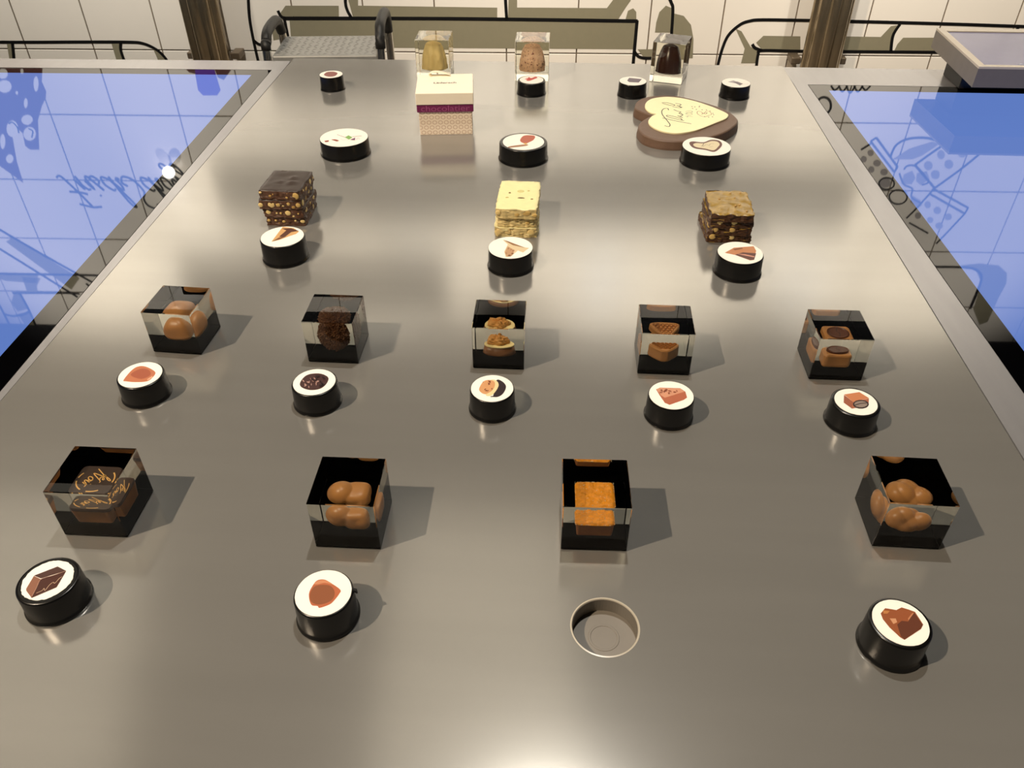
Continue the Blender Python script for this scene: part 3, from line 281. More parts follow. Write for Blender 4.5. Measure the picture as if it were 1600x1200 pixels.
MURAL={"line":[[[[-2.263,-0.436],[-2.106,-0.435],[-1.948,-0.433],[-1.74,-0.432],[-1.677,-0.437],[-1.631,-0.459],[-1.605,-0.488],[-1.596,-0.513]],1],[[[-2.209,-0.438],[-2.233,-0.518]],1],[[[-1.767,-0.435],[-1.776,-0.465],[-1.773,-0.515]],1],[[[-1.205,-0.186],[-1.219,-0.275],[-1.228,-0.345],[-1.229,-0.421],[-1.226,-0.51]],1],[[[-1.229,-0.421],[-1.211,-0.436],[-1.184,-0.44]],1],[[[-1.111,-0.311],[-1.102,-0.332],[-1.083,-0.339]],1],[[[-1.088,-0.339],[-0.452,-0.336],[0.28,-0.34]],1.15],[[[0.278,-0.337],[0.278,-0.417],[0.278,-0.5]],1.1],[[[-1.091,-0.339],[-1.088,-0.42]],1],[[[-0.831,-0.184],[-0.843,-0.273],[-0.84,-0.307],[-0.827,-0.335]],1],[[[-0.23,-0.181],[-0.228,-0.269],[-0.224,-0.336]],1],[[[0.348,-0.2],[0.385,-0.248],[0.402,-0.275],[0.41,-0.297],[0.415,-0.376],[0.419,-0.477]],1],[[[0.279,-0.453],[0.295,-0.47],[0.319,-0.477],[0.354,-0.477]],1],[[[0.611,-0.512],[0.62,-0.439],[0.636,-0.388],[0.672,-0.351],[0.706,-0.337],[0.754,-0.332],[0.924,-0.333],[1.07,-0.335],[1.41,-0.341],[1.773,-0.35]],1],[[[0.765,-0.511],[0.763,-0.459],[0.775,-0.445],[0.9,-0.446],[1.073,-0.446],[1.468,-0.446]],1],[[[0.733,-0.421],[0.746,-0.435],[0.775,-0.445]],1],[[[1.278,-0.344],[1.264,-0.386],[1.273,-0.446]],1],[[[1.726,-0.353],[1.708,-0.399]],1],[[[-2.358,0.764],[-2.339,0.758],[-2.326,0.78],[-2.33,0.805]],0.5],[[[-2.28,0.785],[-2.265,0.796],[-2.281,0.825]],0.5],[[[-2.672,1.213],[-2.605,1.271],[-2.466,1.387],[-2.305,1.515],[-2.245,1.561]],1],[[[-2.715,1.313],[-2.647,1.373],[-2.521,1.49],[-2.395,1.608],[-2.361,1.64]],1],[[[-2.798,1.509],[-2.703,1.511],[-2.304,1.511],[-2.197,1.513]],1],[[[-2.684,1.621],[-2.553,1.618],[-2.417,1.616],[-2.344,1.618]],1],[[[-2.646,1.624],[-2.639,1.714],[-2.64,1.811]],1],[[[-2.781,1.66],[-2.777,1.756],[-2.776,1.818]],1],[[[-2.774,1.748],[-2.739,1.759],[-2.682,1.75],[-2.642,1.73]],1],[[[-2.291,1.558],[-2.272,1.594],[-2.264,1.639]],1],[[[1.294,0.8],[1.313,0.784]],0.7],[[[1.313,0.784],[1.438,0.911]],0.7],[[[1.438,0.911],[1.431,0.934]],0.7],[[[1.431,0.934],[1.294,0.8]],0.7],[[[1.264,0.837],[1.297,0.811]],0.7],[[[1.395,0.866],[1.404,0.815],[1.449,0.787],[1.527,0.784],[1.608,0.808]],0.8],[[[1.508,0.901],[1.59,0.819],[1.692,0.733]],0.8],[[[1.624,1.005],[1.704,0.919],[1.76,0.85],[1.815,0.786]],0.8],[[[1.508,0.901],[1.624,1.005]],0.8],[[[1.468,0.922],[1.479,0.905],[1.518,0.91],[1.587,0.973],[1.565,0.991]],0.6],[[[1.454,0.939],[1.488,0.989],[1.53,1.009],[1.539,1.048],[1.592,1.077]],0.6],[[[1.62,1.008],[1.798,1.095]],0.7],[[[1.798,1.095],[1.793,1.123]],0.7],[[[1.793,1.123],[1.611,1.031]],0.7],[[[1.611,1.031],[1.62,1.008]],0.7],[[[1.611,1.031],[1.577,1.099],[1.547,1.149]],0.7],[[[1.793,1.123],[1.745,1.221],[1.717,1.273]],0.7],[[[1.565,1.17],[1.666,1.222]],0.6],[[[1.446,0.986],[1.447,0.998],[1.44,1.007],[1.429,1.012],[1.414,1.013],[1.399,1.008],[1.388,0.999],[1.381,0.987],[1.381,0.976],[1.388,0.966],[1.399,0.961],[1.414,0.961],[1.428,0.966],[1.44,0.975],[1.446,0.986]],0.6],[[[1.52,1.048],[1.52,1.062],[1.513,1.074],[1.499,1.081],[1.482,1.081],[1.465,1.075],[1.451,1.063],[1.443,1.049],[1.442,1.035],[1.45,1.023],[1.463,1.016],[1.48,1.016],[1.498,1.022],[1.512,1.034],[1.52,1.048]],0.6],[[[1.721,1.393],[1.881,1.393],[1.944,1.406],[1.983,1.45],[1.991,1.548],[1.99,1.62]],1],[[[1.075,0.573],[1.094,0.59],[1.11,0.573]],0.6],[[[1.105,0.573],[1.126,0.595],[1.14,0.572]],0.6],[[[1.135,0.572],[1.158,0.6],[1.171,0.572]],0.6],[[[1.166,0.572],[1.187,0.595],[1.201,0.572]],0.6],[[[1.196,0.572],[1.216,0.589],[1.231,0.571]],0.6],[[[1.094,0.652],[1.095,0.667],[1.09,0.679],[1.08,0.686],[1.067,0.686],[1.054,0.679],[1.044,0.668],[1.037,0.653],[1.037,0.638],[1.042,0.626],[1.052,0.62],[1.064,0.62],[1.077,0.626],[1.088,0.638],[1.094,0.652]],0.8]],"shade":[[[-2.233,-0.439],[-2.212,-0.438],[-2.234,-0.513],[-2.25,-0.513]],[[-1.806,-0.435],[-1.772,-0.435],[-1.779,-0.465],[-1.774,-0.509],[-1.806,-0.51]],[[-1.643,-0.454],[-1.606,-0.491],[-1.602,-0.513],[-1.633,-0.513]],[[-1.072,-0.346],[-0.452,-0.342],[0.273,-0.347],[0.275,-0.444],[-0.458,-0.445],[-1.08,-0.447]],[[-1.147,-0.368],[-1.078,-0.293],[-0.871,-0.292],[-0.876,-0.331],[-1.085,-0.332],[-1.103,-0.351],[-1.099,-0.411],[-1.149,-0.421]],[[-0.831,-0.273],[-0.796,-0.291],[-0.26,-0.295],[-0.261,-0.334],[-0.821,-0.333]],[[-0.831,-0.273],[-0.819,-0.184],[-0.783,-0.183],[-0.796,-0.291]],[[-0.219,-0.334],[-0.213,-0.181],[-0.184,-0.18],[-0.184,-0.294],[0.159,-0.294],[0.179,-0.267],[0.215,-0.178],[0.25,-0.178],[0.247,-0.267],[0.232,-0.289],[0.206,-0.333]],[[0.233,-0.335],[0.24,-0.303],[0.259,-0.294],[0.272,-0.307],[0.275,-0.337]],[[0.382,-0.284],[0.36,-0.307],[0.352,-0.344],[0.351,-0.381],[0.413,-0.381],[0.407,-0.293]],[[0.414,-0.311],[0.454,-0.32],[0.486,-0.352],[0.503,-0.404],[0.51,-0.476],[0.43,-0.477]],[[0.29,-0.444],[0.36,-0.443],[0.363,-0.472],[0.316,-0.473]],[[0.659,-0.365],[0.683,-0.374],[0.728,-0.431],[0.766,-0.45],[0.759,-0.493],[0.702,-0.494],[0.707,-0.438]],[[0.747,-0.416],[0.77,-0.39],[0.912,-0.391],[0.923,-0.441],[0.775,-0.442]],[[1.072,-0.39],[1.219,-0.391],[1.246,-0.352],[1.276,-0.347],[1.263,-0.393],[1.27,-0.441],[1.072,-0.442]],[[1.285,-0.443],[1.29,-0.417],[1.305,-0.393],[1.45,-0.392],[1.467,-0.444]],[[1.671,-0.358],[1.72,-0.362],[1.712,-0.39],[1.673,-0.39]],[[-2.6,1.335],[-2.56,1.311],[-2.313,1.529],[-2.378,1.596]],[[-2.771,1.52],[-2.514,1.515],[-2.539,1.563],[-2.688,1.551]],[[-2.599,1.527],[-2.508,1.533],[-2.544,1.577],[-2.555,1.622],[-2.607,1.623]],[[-2.68,1.628],[-2.647,1.627],[-2.642,1.714],[-2.701,1.731],[-2.713,1.678]],[[-2.707,1.746],[-2.645,1.73],[-2.64,1.811],[-2.694,1.813]],[[1.869,1.383],[1.946,1.372],[2.036,1.38],[2.089,1.42],[2.107,1.475],[2.101,1.553],[2.1,1.692],[2.067,1.711],[2.005,1.62],[1.993,1.477],[1.945,1.409]]],"brown":[[[-2.41,0.533],[-2.123,0.53],[-2.147,0.587],[-2.143,0.626],[-2.155,0.653],[-2.185,0.688],[-2.224,0.748],[-2.268,0.879],[-2.308,0.879],[-2.324,0.862],[-2.313,0.805],[-2.324,0.791],[-2.364,0.82],[-2.39,0.936],[-2.4,1.035],[-2.431,1.002],[-2.476,0.955],[-2.565,0.894]],[[-1.534,0.525],[-1.492,0.525],[-1.49,0.55],[-1.52,0.543]],[[-1.413,0.524],[-1.336,0.523],[-1.384,0.572],[-1.406,0.562]]],"white":[[[-2.281,0.606],[-2.289,0.618],[-2.301,0.627],[-2.315,0.632],[-2.328,0.632],[-2.338,0.627],[-2.343,0.618],[-2.341,0.607],[-2.334,0.595],[-2.322,0.586],[-2.308,0.581],[-2.294,0.581],[-2.284,0.586],[-2.28,0.595]],[[-2.277,0.554],[-2.282,0.563],[-2.291,0.571],[-2.302,0.575],[-2.311,0.575],[-2.318,0.571],[-2.321,0.564],[-2.32,0.555],[-2.314,0.546],[-2.305,0.539],[-2.295,0.535],[-2.285,0.535],[-2.278,0.538],[-2.275,0.546]],[[-2.24,0.675],[-2.245,0.684],[-2.25,0.692],[-2.255,0.696],[-2.259,0.696],[-2.26,0.692],[-2.26,0.684],[-2.257,0.675],[-2.252,0.666],[-2.247,0.658],[-2.242,0.654],[-2.239,0.654],[-2.237,0.658],[-2.237,0.666]],[[-2.245,0.746],[-2.252,0.755],[-2.262,0.763],[-2.273,0.768],[-2.285,0.768],[-2.293,0.764],[-2.297,0.756],[-2.296,0.746],[-2.289,0.737],[-2.279,0.729],[-2.268,0.725],[-2.257,0.724],[-2.248,0.729],[-2.244,0.736]],[[-2.325,0.786],[-2.334,0.802],[-2.346,0.814],[-2.359,0.822],[-2.37,0.822],[-2.378,0.815],[-2.38,0.802],[-2.376,0.786],[-2.367,0.77],[-2.355,0.758],[-2.342,0.75],[-2.331,0.75],[-2.323,0.757],[-2.321,0.77]],[[-2.255,0.807],[-2.263,0.821],[-2.275,0.832],[-2.289,0.838],[-2.301,0.838],[-2.31,0.832],[-2.314,0.821],[-2.311,0.808],[-2.303,0.794],[-2.291,0.784],[-2.278,0.777],[-2.265,0.777],[-2.256,0.783],[-2.253,0.794]],[[-2.163,0.595],[-2.17,0.608],[-2.177,0.62],[-2.184,0.626],[-2.188,0.626],[-2.19,0.62],[-2.189,0.609],[-2.185,0.595],[-2.179,0.581],[-2.172,0.571],[-2.165,0.565],[-2.16,0.564],[-2.158,0.57],[-2.159,0.581]],[[-2.399,0.921],[-2.404,0.93],[-2.412,0.938],[-2.42,0.942],[-2.428,0.942],[-2.433,0.938],[-2.435,0.931],[-2.433,0.922],[-2.428,0.913],[-2.42,0.906],[-2.412,0.901],[-2.404,0.901],[-2.399,0.905],[-2.397,0.912]],[[-2.207,0.544],[-2.209,0.548],[-2.212,0.552],[-2.216,0.554],[-2.219,0.554],[-2.221,0.552],[-2.221,0.548],[-2.22,0.544],[-2.218,0.539],[-2.215,0.536],[-2.211,0.534],[-2.208,0.534],[-2.206,0.536],[-2.206,0.539]],[[-2.265,0.633],[-2.267,0.636],[-2.269,0.639],[-2.272,0.64],[-2.274,0.64],[-2.276,0.639],[-2.276,0.636],[-2.276,0.633],[-2.274,0.629],[-2.271,0.626],[-2.268,0.625],[-2.266,0.625],[-2.264,0.626],[-2.264,0.629]],[[-2.404,0.843],[-2.411,0.858],[-2.42,0.87],[-2.427,0.877],[-2.432,0.877],[-2.434,0.87],[-2.432,0.858],[-2.427,0.843],[-2.42,0.828],[-2.412,0.816],[-2.405,0.81],[-2.4,0.81],[-2.398,0.816],[-2.399,0.828]],[[-2.391,0.709],[-2.399,0.721],[-2.41,0.731],[-2.422,0.736],[-2.433,0.736],[-2.441,0.731],[-2.444,0.721],[-2.441,0.709],[-2.434,0.698],[-2.423,0.688],[-2.411,0.683],[-2.4,0.683],[-2.392,0.688],[-2.389,0.697]]],"purple":[[[-1.492,0.527],[-1.413,0.527],[-1.407,0.614],[-1.426,0.635],[-1.485,0.636],[-1.501,0.615],[-1.497,0.555]]],"grey":[[[1.409,0.877],[1.462,0.831],[1.545,0.8],[1.583,0.805],[1.524,0.859],[1.489,0.876]],[[1.618,0.855],[1.619,0.863],[1.617,0.87],[1.612,0.874],[1.605,0.874],[1.597,0.87],[1.591,0.864],[1.586,0.855],[1.585,0.847],[1.587,0.84],[1.593,0.836],[1.6,0.836],[1.607,0.84],[1.614,0.846]],[[1.583,0.903],[1.584,0.912],[1.581,0.919],[1.575,0.923],[1.567,0.923],[1.558,0.919],[1.551,0.912],[1.546,0.904],[1.545,0.895],[1.548,0.888],[1.554,0.884],[1.563,0.884],[1.571,0.888],[1.579,0.895]],[[1.667,0.896],[1.668,0.905],[1.665,0.912],[1.659,0.916],[1.651,0.916],[1.642,0.912],[1.634,0.906],[1.63,0.897],[1.629,0.888],[1.631,0.881],[1.638,0.877],[1.646,0.877],[1.655,0.881],[1.662,0.888]],[[1.626,0.943],[1.627,0.952],[1.624,0.959],[1.618,0.963],[1.609,0.963],[1.6,0.959],[1.593,0.952],[1.588,0.943],[1.587,0.935],[1.59,0.928],[1.596,0.924],[1.605,0.924],[1.614,0.927],[1.621,0.934]],[[1.706,0.848],[1.707,0.855],[1.704,0.861],[1.697,0.865],[1.689,0.865],[1.681,0.861],[1.674,0.856],[1.669,0.848],[1.669,0.841],[1.672,0.835],[1.678,0.832],[1.686,0.832],[1.695,0.835],[1.702,0.841]],[[1.633,1.082],[1.634,1.09],[1.632,1.096],[1.627,1.099],[1.621,1.099],[1.615,1.096],[1.609,1.09],[1.605,1.083],[1.604,1.076],[1.606,1.07],[1.611,1.067],[1.617,1.066],[1.623,1.07],[1.629,1.075]],[[1.686,1.109],[1.687,1.117],[1.684,1.123],[1.678,1.126],[1.671,1.126],[1.663,1.123],[1.657,1.117],[1.653,1.11],[1.652,1.102],[1.655,1.097],[1.66,1.093],[1.668,1.093],[1.675,1.096],[1.682,1.102]],[[1.743,1.139],[1.744,1.146],[1.741,1.152],[1.735,1.155],[1.728,1.155],[1.72,1.152],[1.714,1.146],[1.71,1.14],[1.709,1.133],[1.712,1.128],[1.718,1.125],[1.725,1.124],[1.733,1.127],[1.739,1.133]],[[1.668,1.156],[1.668,1.162],[1.666,1.167],[1.661,1.17],[1.655,1.17],[1.648,1.167],[1.643,1.163],[1.64,1.156],[1.639,1.15],[1.641,1.145],[1.646,1.143],[1.652,1.143],[1.659,1.145],[1.664,1.15]],[[1.719,1.184],[1.719,1.19],[1.716,1.196],[1.711,1.199],[1.703,1.199],[1.695,1.196],[1.689,1.191],[1.685,1.184],[1.684,1.177],[1.687,1.172],[1.693,1.169],[1.701,1.168],[1.708,1.171],[1.715,1.177]],[[1.321,0.85],[1.322,0.856],[1.319,0.861],[1.315,0.864],[1.309,0.864],[1.303,0.861],[1.298,0.856],[1.295,0.85],[1.294,0.844],[1.297,0.839],[1.301,0.837],[1.307,0.836],[1.313,0.839],[1.318,0.844]],[[1.363,0.895],[1.363,0.901],[1.36,0.906],[1.355,0.909],[1.347,0.909],[1.34,0.906],[1.334,0.901],[1.331,0.895],[1.331,0.889],[1.334,0.884],[1.34,0.881],[1.347,0.881],[1.354,0.884],[1.36,0.888]],[[1.404,0.934],[1.404,0.941],[1.401,0.946],[1.396,0.949],[1.388,0.949],[1.381,0.946],[1.375,0.941],[1.372,0.935],[1.372,0.928],[1.375,0.923],[1.38,0.921],[1.388,0.92],[1.395,0.923],[1.401,0.928]],[[1.3,0.878],[1.3,0.885],[1.298,0.889],[1.293,0.892],[1.287,0.892],[1.281,0.89],[1.276,0.885],[1.273,0.879],[1.273,0.873],[1.275,0.868],[1.28,0.865],[1.286,0.865],[1.292,0.867],[1.297,0.872]],[[1.344,0.924],[1.345,0.93],[1.342,0.935],[1.338,0.938],[1.332,0.938],[1.326,0.935],[1.32,0.93],[1.317,0.924],[1.317,0.918],[1.319,0.913],[1.324,0.91],[1.33,0.91],[1.336,0.912],[1.341,0.917]],[[1.608,1.135],[1.608,1.142],[1.606,1.147],[1.602,1.15],[1.595,1.151],[1.589,1.148],[1.583,1.142],[1.58,1.136],[1.579,1.129],[1.581,1.123],[1.586,1.12],[1.592,1.12],[1.599,1.123],[1.604,1.128]],[[1.475,0.945],[1.505,0.927],[1.528,0.959],[1.521,0.988],[1.476,0.986]],[[1.527,0.938],[1.567,0.929],[1.589,0.964],[1.56,0.991],[1.535,0.973]],[[1.536,1.039],[1.582,1.062],[1.595,1.086],[1.582,1.099],[1.54,1.069]],[[1.432,0.984],[1.432,0.992],[1.427,1.0],[1.419,1.004],[1.408,1.004],[1.397,1.0],[1.388,0.993],[1.383,0.984],[1.383,0.975],[1.388,0.968],[1.396,0.964],[1.407,0.964],[1.418,0.968],[1.427,0.975]]]}
HEART_C=(0.205, 1.3)
HEART_B=[[-0.0546,0.0268],[-0.0608,0.0304],[-0.0709,0.0399],[-0.0791,0.0536],[-0.0798,0.0683],[-0.0737,0.0933],[-0.0589,0.111],[-0.0382,0.1209],[-0.0155,0.1229],[0.0086,0.1147],[0.037,0.0934],[0.0618,0.0693],[0.0762,0.0447],[0.0831,0.0204],[0.0823,0.0059],[0.0761,-0.0102],[0.0583,-0.0374],[0.0325,-0.0612],[-0.0009,-0.0791],[-0.0291,-0.0845],[-0.0541,-0.0792],[-0.072,-0.0641],[-0.0796,-0.0405],[-0.0788,-0.0189],[-0.071,0.0021],[-0.0619,0.0156]]
HEART_W=[[-0.0478,0.0258],[-0.0563,0.0313],[-0.063,0.046],[-0.0637,0.0665],[-0.0571,0.0879],[-0.045,0.1011],[-0.0234,0.1084],[0.0009,0.1036],[0.0239,0.0889],[0.0455,0.0674],[0.0608,0.0478],[0.0693,0.0333],[0.0697,0.0241],[0.0636,0.0102],[0.0473,-0.0067],[0.021,-0.033],[0.0023,-0.0477],[-0.0211,-0.0566],[-0.041,-0.0517],[-0.0536,-0.0403],[-0.0616,-0.0253],[-0.0636,-0.0097],[-0.0607,0.0032],[-0.055,0.0165]]
HEART_T=[[[-0.0262,0.0427],[-0.0273,0.0511],[-0.0334,0.049],[-0.038,0.037],[-0.0382,0.0204],[-0.0349,0.0044],[-0.0317,-0.0114],[-0.0299,-0.0238],[-0.033,-0.0317],[-0.0389,-0.0274]],[[-0.0394,0.0067],[-0.0218,-0.0045],[0.0046,-0.0172]],[[-0.0055,-0.0042],[-0.0242,0.0066],[-0.0317,0.0143],[-0.029,0.0187],[-0.0157,0.0103],[-0.0098,0.0051],[-0.0083,-0.0031]],[[-0.0074,0.0281],[-0.0049,0.0223],[-0.01,0.0148],[-0.0137,0.0185],[-0.0065,0.0085]],[[-0.0176,0.0455],[-0.0117,0.0385],[-0.0068,0.0347],[-0.0103,0.0286],[-0.0049,0.0239]],[[-0.0346,0.0776],[-0.0249,0.0778],[-0.0137,0.0673],[-0.0194,0.0645],[-0.0337,0.0741]],[[-0.0181,0.0591],[-0.0041,0.0551],[-0.0102,0.0664],[-0.0022,0.0559]],[[-0.0116,0.0761],[-0.003,0.0713],[-0.0062,0.0642]]]
HEART_Y=[[[-0.0011,0.016],[0.0038,0.0179],[0.0104,0.014]],[[0.0008,0.0112],[0.0038,0.0179]],[[0.0002,0.0275],[0.0067,0.0328],[0.0113,0.0265],[0.0056,0.0229],[0.0002,0.0275]],[[0.0012,0.0375],[0.01,0.0414],[0.0126,0.0382],[0.0102,0.033],[0.0012,0.0319]]]
HEART_D=[[[0.0304,0.0145],[0.0239,0.019],[0.0196,0.0302],[0.0223,0.0404],[0.0273,0.0373],[0.0299,0.0292],[0.0361,0.0411],[0.0416,0.0381],[0.0425,0.0266],[0.0371,0.0214],[0.0304,0.0145]],[[0.0265,0.0257],[0.0303,0.0325],[0.0332,0.0277],[0.0364,0.0345]]]
HEART_P=[[0.0147,0.062],[0.0148,0.0528],[0.0203,0.0487],[0.0276,0.0644],[0.0266,0.0609],[0.0369,0.0472],[0.0422,0.0421],[0.0455,0.0317],[0.0458,0.0251],[0.0428,0.0158],[0.0362,0.0142],[0.0298,0.0475],[0.0193,0.0605],[0.03,0.0161],[0.0356,0.0328]]

# ================================================================ THE SETTING
struct(mk('floor', *box(-4.5, 4.5, -3.5, 3.6, -0.1, 0.0), M_floor))
struct(mk('ceiling', *box(-4.5, 4.5, -3.5, 3.6, TZ + 2.62, TZ + 2.7), M_dark))
WALL = struct(mk('wall_back', *box(-3.9, 3.9, 0.0, 0.1, -TZ, 1.81), M_grout, loc=(0, 3.3, TZ), rotz=R(1.55)))
struct(mk('wall_upper', *box(-3.9, 3.9, 0.0, 0.1, 1.81, 2.62), M_dark, loc=(0, 3.301, TZ), rotz=R(1.55)))
TW, TH, J = 0.2765, 0.296, 0.0024
tile_cache = {}
def tile_mesh(w_, h_):
    k = (round(w_, 4), round(h_, 4))
    if k not in tile_cache:
        bm = bbox_bm(-w_ / 2, w_ / 2, -0.007, 0.0, -h_ / 2, h_ / 2, 0.0012, 1)
        me = bpy.data.meshes.new('wall_tile'); bmesh.ops.recalc_face_normals(bm, faces=bm.faces); bm.to_mesh(me); bm.free(); me.materials.append(M_tile)
        tile_cache[k] = me
    return tile_cache[k]
zs = [-TZ, -0.758]
while zs[-1] + TH < 1.81: zs.append(zs[-1] + TH)
zs.append(1.81)
for c in range(-3, 18):
    u0 = -2.161 + c * TW
    for k in range(len(zs) - 1):
        w_, h_ = TW - 2 * J, zs[k + 1] - zs[k] - 2 * J
        o = bpy.data.objects.new('wall_tile', tile_mesh(w_, h_)); COL.objects.link(o); o.parent = WALL
        o.location = (u0 + TW / 2, 0, (zs[k] + zs[k + 1]) / 2)
def mural_fill(name, polys, y, m):
    V, F = [], []
    for P in polys:
        k = len(V); V += [(a, y, b) for a, b in P]; F.append(tuple(range(k, len(V))))
    return mk(name, V, F, m, WALL)
mural_fill('mural_olive_shading', MURAL['shade'], -0.0076, M_shade)
mural_fill('mural_brown_shape', MURAL['brown'], -0.0076, M_brown)
mural_fill('mural_purple_box', MURAL['purple'], -0.0078, M_purple)
mural_fill('mural_pale_nuts', MURAL['white'], -0.0080, M_white)
mural_fill('mural_grey_dots', MURAL['grey'], -0.0078, M_grey)
V, F = [], []
for P, wd in MURAL['line']:
    v, f = ribbon(crom(P, 6) if len(P) > 2 else P, 0.0115 * wd); k = len(V); V += [(a, -0.0082, b) for a, b in v]; F += [tuple(i + k for i in g) for g in f]
mk('mural_black_outlines', V, F, M_ink, WALL)
V, F = [], []
for P in handwrite('FrischSchoggi', 0.150, -2.25, 1.000, slant=0.42, adv=0.98):
    v, f = ribbon(crom(P, 5), 0.0095); k = len(V); V += [(a, -0.0082, b) for a, b in v]; F += [tuple(i + k for i in g) for g in f]
mk('mural_lettering', V, F, M_ink, WALL)

# added dark wall boards and glowing ceiling panels: seen only as reflections in the table
M_board = mat('added_dark_board', (18, 15, 13), 0.9, spec=0.1, var=0.1)  # unseen boards, added and sized to make dark bands in the table's reflection
for i, (u0, u1, z0, z1) in enumerate(((-1.52, 1.28, 0.955, 1.195), (-1.80, -0.53, 1.420, 1.690), (-1.18, -0.62, 0.510, 0.630))):
    o = struct(bmk('added_panel_%d' % (i + 1), bbox_bm(u0, u1, -0.055, -0.0085, z0, z1, 0.003, 1), M_board)); o.location = (0, 3.3, TZ); o.rotation_euler[2] = R(1.55)
M_panel = mat('added_ceiling_glow', (200, 196, 186), 0.6)  # added glow overhead, gives the bright patches mirrored in the table front
M_panel.node_tree.nodes['Principled BSDF'].inputs['Emission Color'].default_value = (1.0, 0.90, 0.72, 1); M_panel.node_tree.nodes['Principled BSDF'].inputs['Emission Strength'].default_value = 1.0
for i, P in enumerate(([(-3.2, 2.75), (-2.05, 2.75), (-1.50, 1.0), (-2.6, 1.0)], [(-0.75, 2.75), (0.10, 2.75), (0.20, 1.0), (-0.60, 1.0)])):
    struct(mk('added_panel_%d' % (i + 4), *prism(P, [(0, 2.575), (0, 2.615)]), M_panel, loc=(0, 0, TZ)))

# ---------------------------------------------------------------- fluted steel posts on the wall
ca, sa = math.cos(R(1.55)), math.sin(R(1.55))
def on_wall(u, y, z): return (u * ca - y * sa, 3.3 + u * sa + y * ca, z)
def post(u, label):
    t = thing('steel_post', label, 'post', on_wall(u, -0.10, -TZ), R(1.55), 'fluted steel posts in front of the tiled wall')
    P = []
    for i in range(120):
        a = 2 * math.pi * i / 120; r = 0.058 + 0.014 * abs(math.cos(4 * a + 0.5)) ** 1.3
        P.append((r * math.cos(a), r * math.sin(a)))
    mk('shaft', *prism(P, [(0, 0), (0, TZ + 0.36)]), M_post, t, True)
    mk('cap', *lathe([(0.076, TZ + 0.36), (0.076, TZ + 0.372), (0.070, TZ + 0.378)], 40), M_chrome, t, True)
    for s in (-1, 1): bmk('clamp', bbox_bm(s * 0.086 - 0.018, s * 0.086 + 0.018, 0.02, 0.09, TZ - 0.474, TZ - 0.450, 0.003), mat('clamp_bronze', (120, 104, 84), 0.4, metal=0.6, var=0.05), t)
post(-1.376, 'fluted steel post left, behind the left touchscreen and step stool')
post(0.980, 'fluted steel post right, behind the right touchscreen')

# added glow ball, stands in for a spotlight glint mirrored in the left screen
t = thing('glare_ball', 'small added glow ball, mirrored as the white glare in the left touchscreen', 'glow ball', on_wall(-1.700, -0.009, 0.955), R(1.55))
M_glow = mat('glare_glow', (255, 250, 240), 0.5); bs = M_glow.node_tree.nodes['Principled BSDF']; bs.inputs['Emission Color'].default_value = (1, 0.96, 0.9, 1); bs.inputs['Emission Strength'].default_value = 25
mk('glow_ball', *blob(lambda a, p: sph(a, p) * 0.026 + Vector((0, -0.045, 0)), 20, 12), M_glow, t, True)
bmk('ball_mount', bbox_bm(-0.012, 0.012, -0.022, 0.0, -0.012, 0.012, 0.002), M_chrome, t)

# ---------------------------------------------------------------- step stool behind the table
t = thing('step_stool', 'metal step stool with diamond plate tread and chrome side rails behind the table', 'stool', (-0.690, 2.435, -TZ), R(5))
SH = TZ - 0.20
bmk('tread', bbox_bm(-0.150, 0.150, -0.10, 0.10, SH - 0.022, SH, 0.004), M_tread, t)
V, F = [], []
for i in range(15):
    for k in range(9):
        x, y = -0.135 + i * 0.0193, -0.083 + k * 0.0207; a = R(45 if (i + k) % 2 else -45)
        c_, s_ = math.cos(a), math.sin(a); q = len(V)
        for dx, dy, z in ((-0.010, 0, 0), (0, -0.0032, 0), (0.010, 0, 0), (0, 0.0032, 0), (-0.004, 0, 0.0018), (0.004, 0, 0.0018)):
            V.append((x + dx * c_ - dy * s_, y + dx * s_ + dy * c_, SH + z))
        F += [(q, q + 1, q + 5, q + 4), (q + 1, q + 2, q + 5), (q + 2, q + 3, q + 4, q + 5), (q + 3, q, q + 4)]
mk('tread_pattern', V, F, M_tread, t)
for s, hgt in ((-1, 0.055), (1, 0.075)):
    x = s * 0.162
    path = crom([(x, -0.14, 0.0), (x, -0.125, SH * 0.5), (x, -0.105, SH - 0.01), (x, -0.085, SH + hgt - 0.02), (x, -0.05, SH + hgt), (x, 0.06, SH + hgt), (x, 0.10, SH + hgt - 0.03), (x, 0.12, SH - 0.04), (x, 0.15, SH * 0.5), (x, 0.17, 0)], 6)
    mk('side_rail', *tube(path, 0.0125, 12), M_chrome, t, True)
    mk('rail_sleeve', *tube([p for p in path if p[2] > SH + 0.004], 0.0145, 12), mat('black_rubber', (34, 34, 33), 0.5, var=0.05), t, True)
mk('rung', *tube([(-0.162, -0.12, SH * 0.55), (0.162, -0.12, SH * 0.55)], 0.011, 10), M_chrome, t, True)
mk('brace', *tube([(-0.162, 0.15, SH * 0.5), (0.162, 0.15, SH * 0.5)], 0.011, 10), M_chrome, t, True)

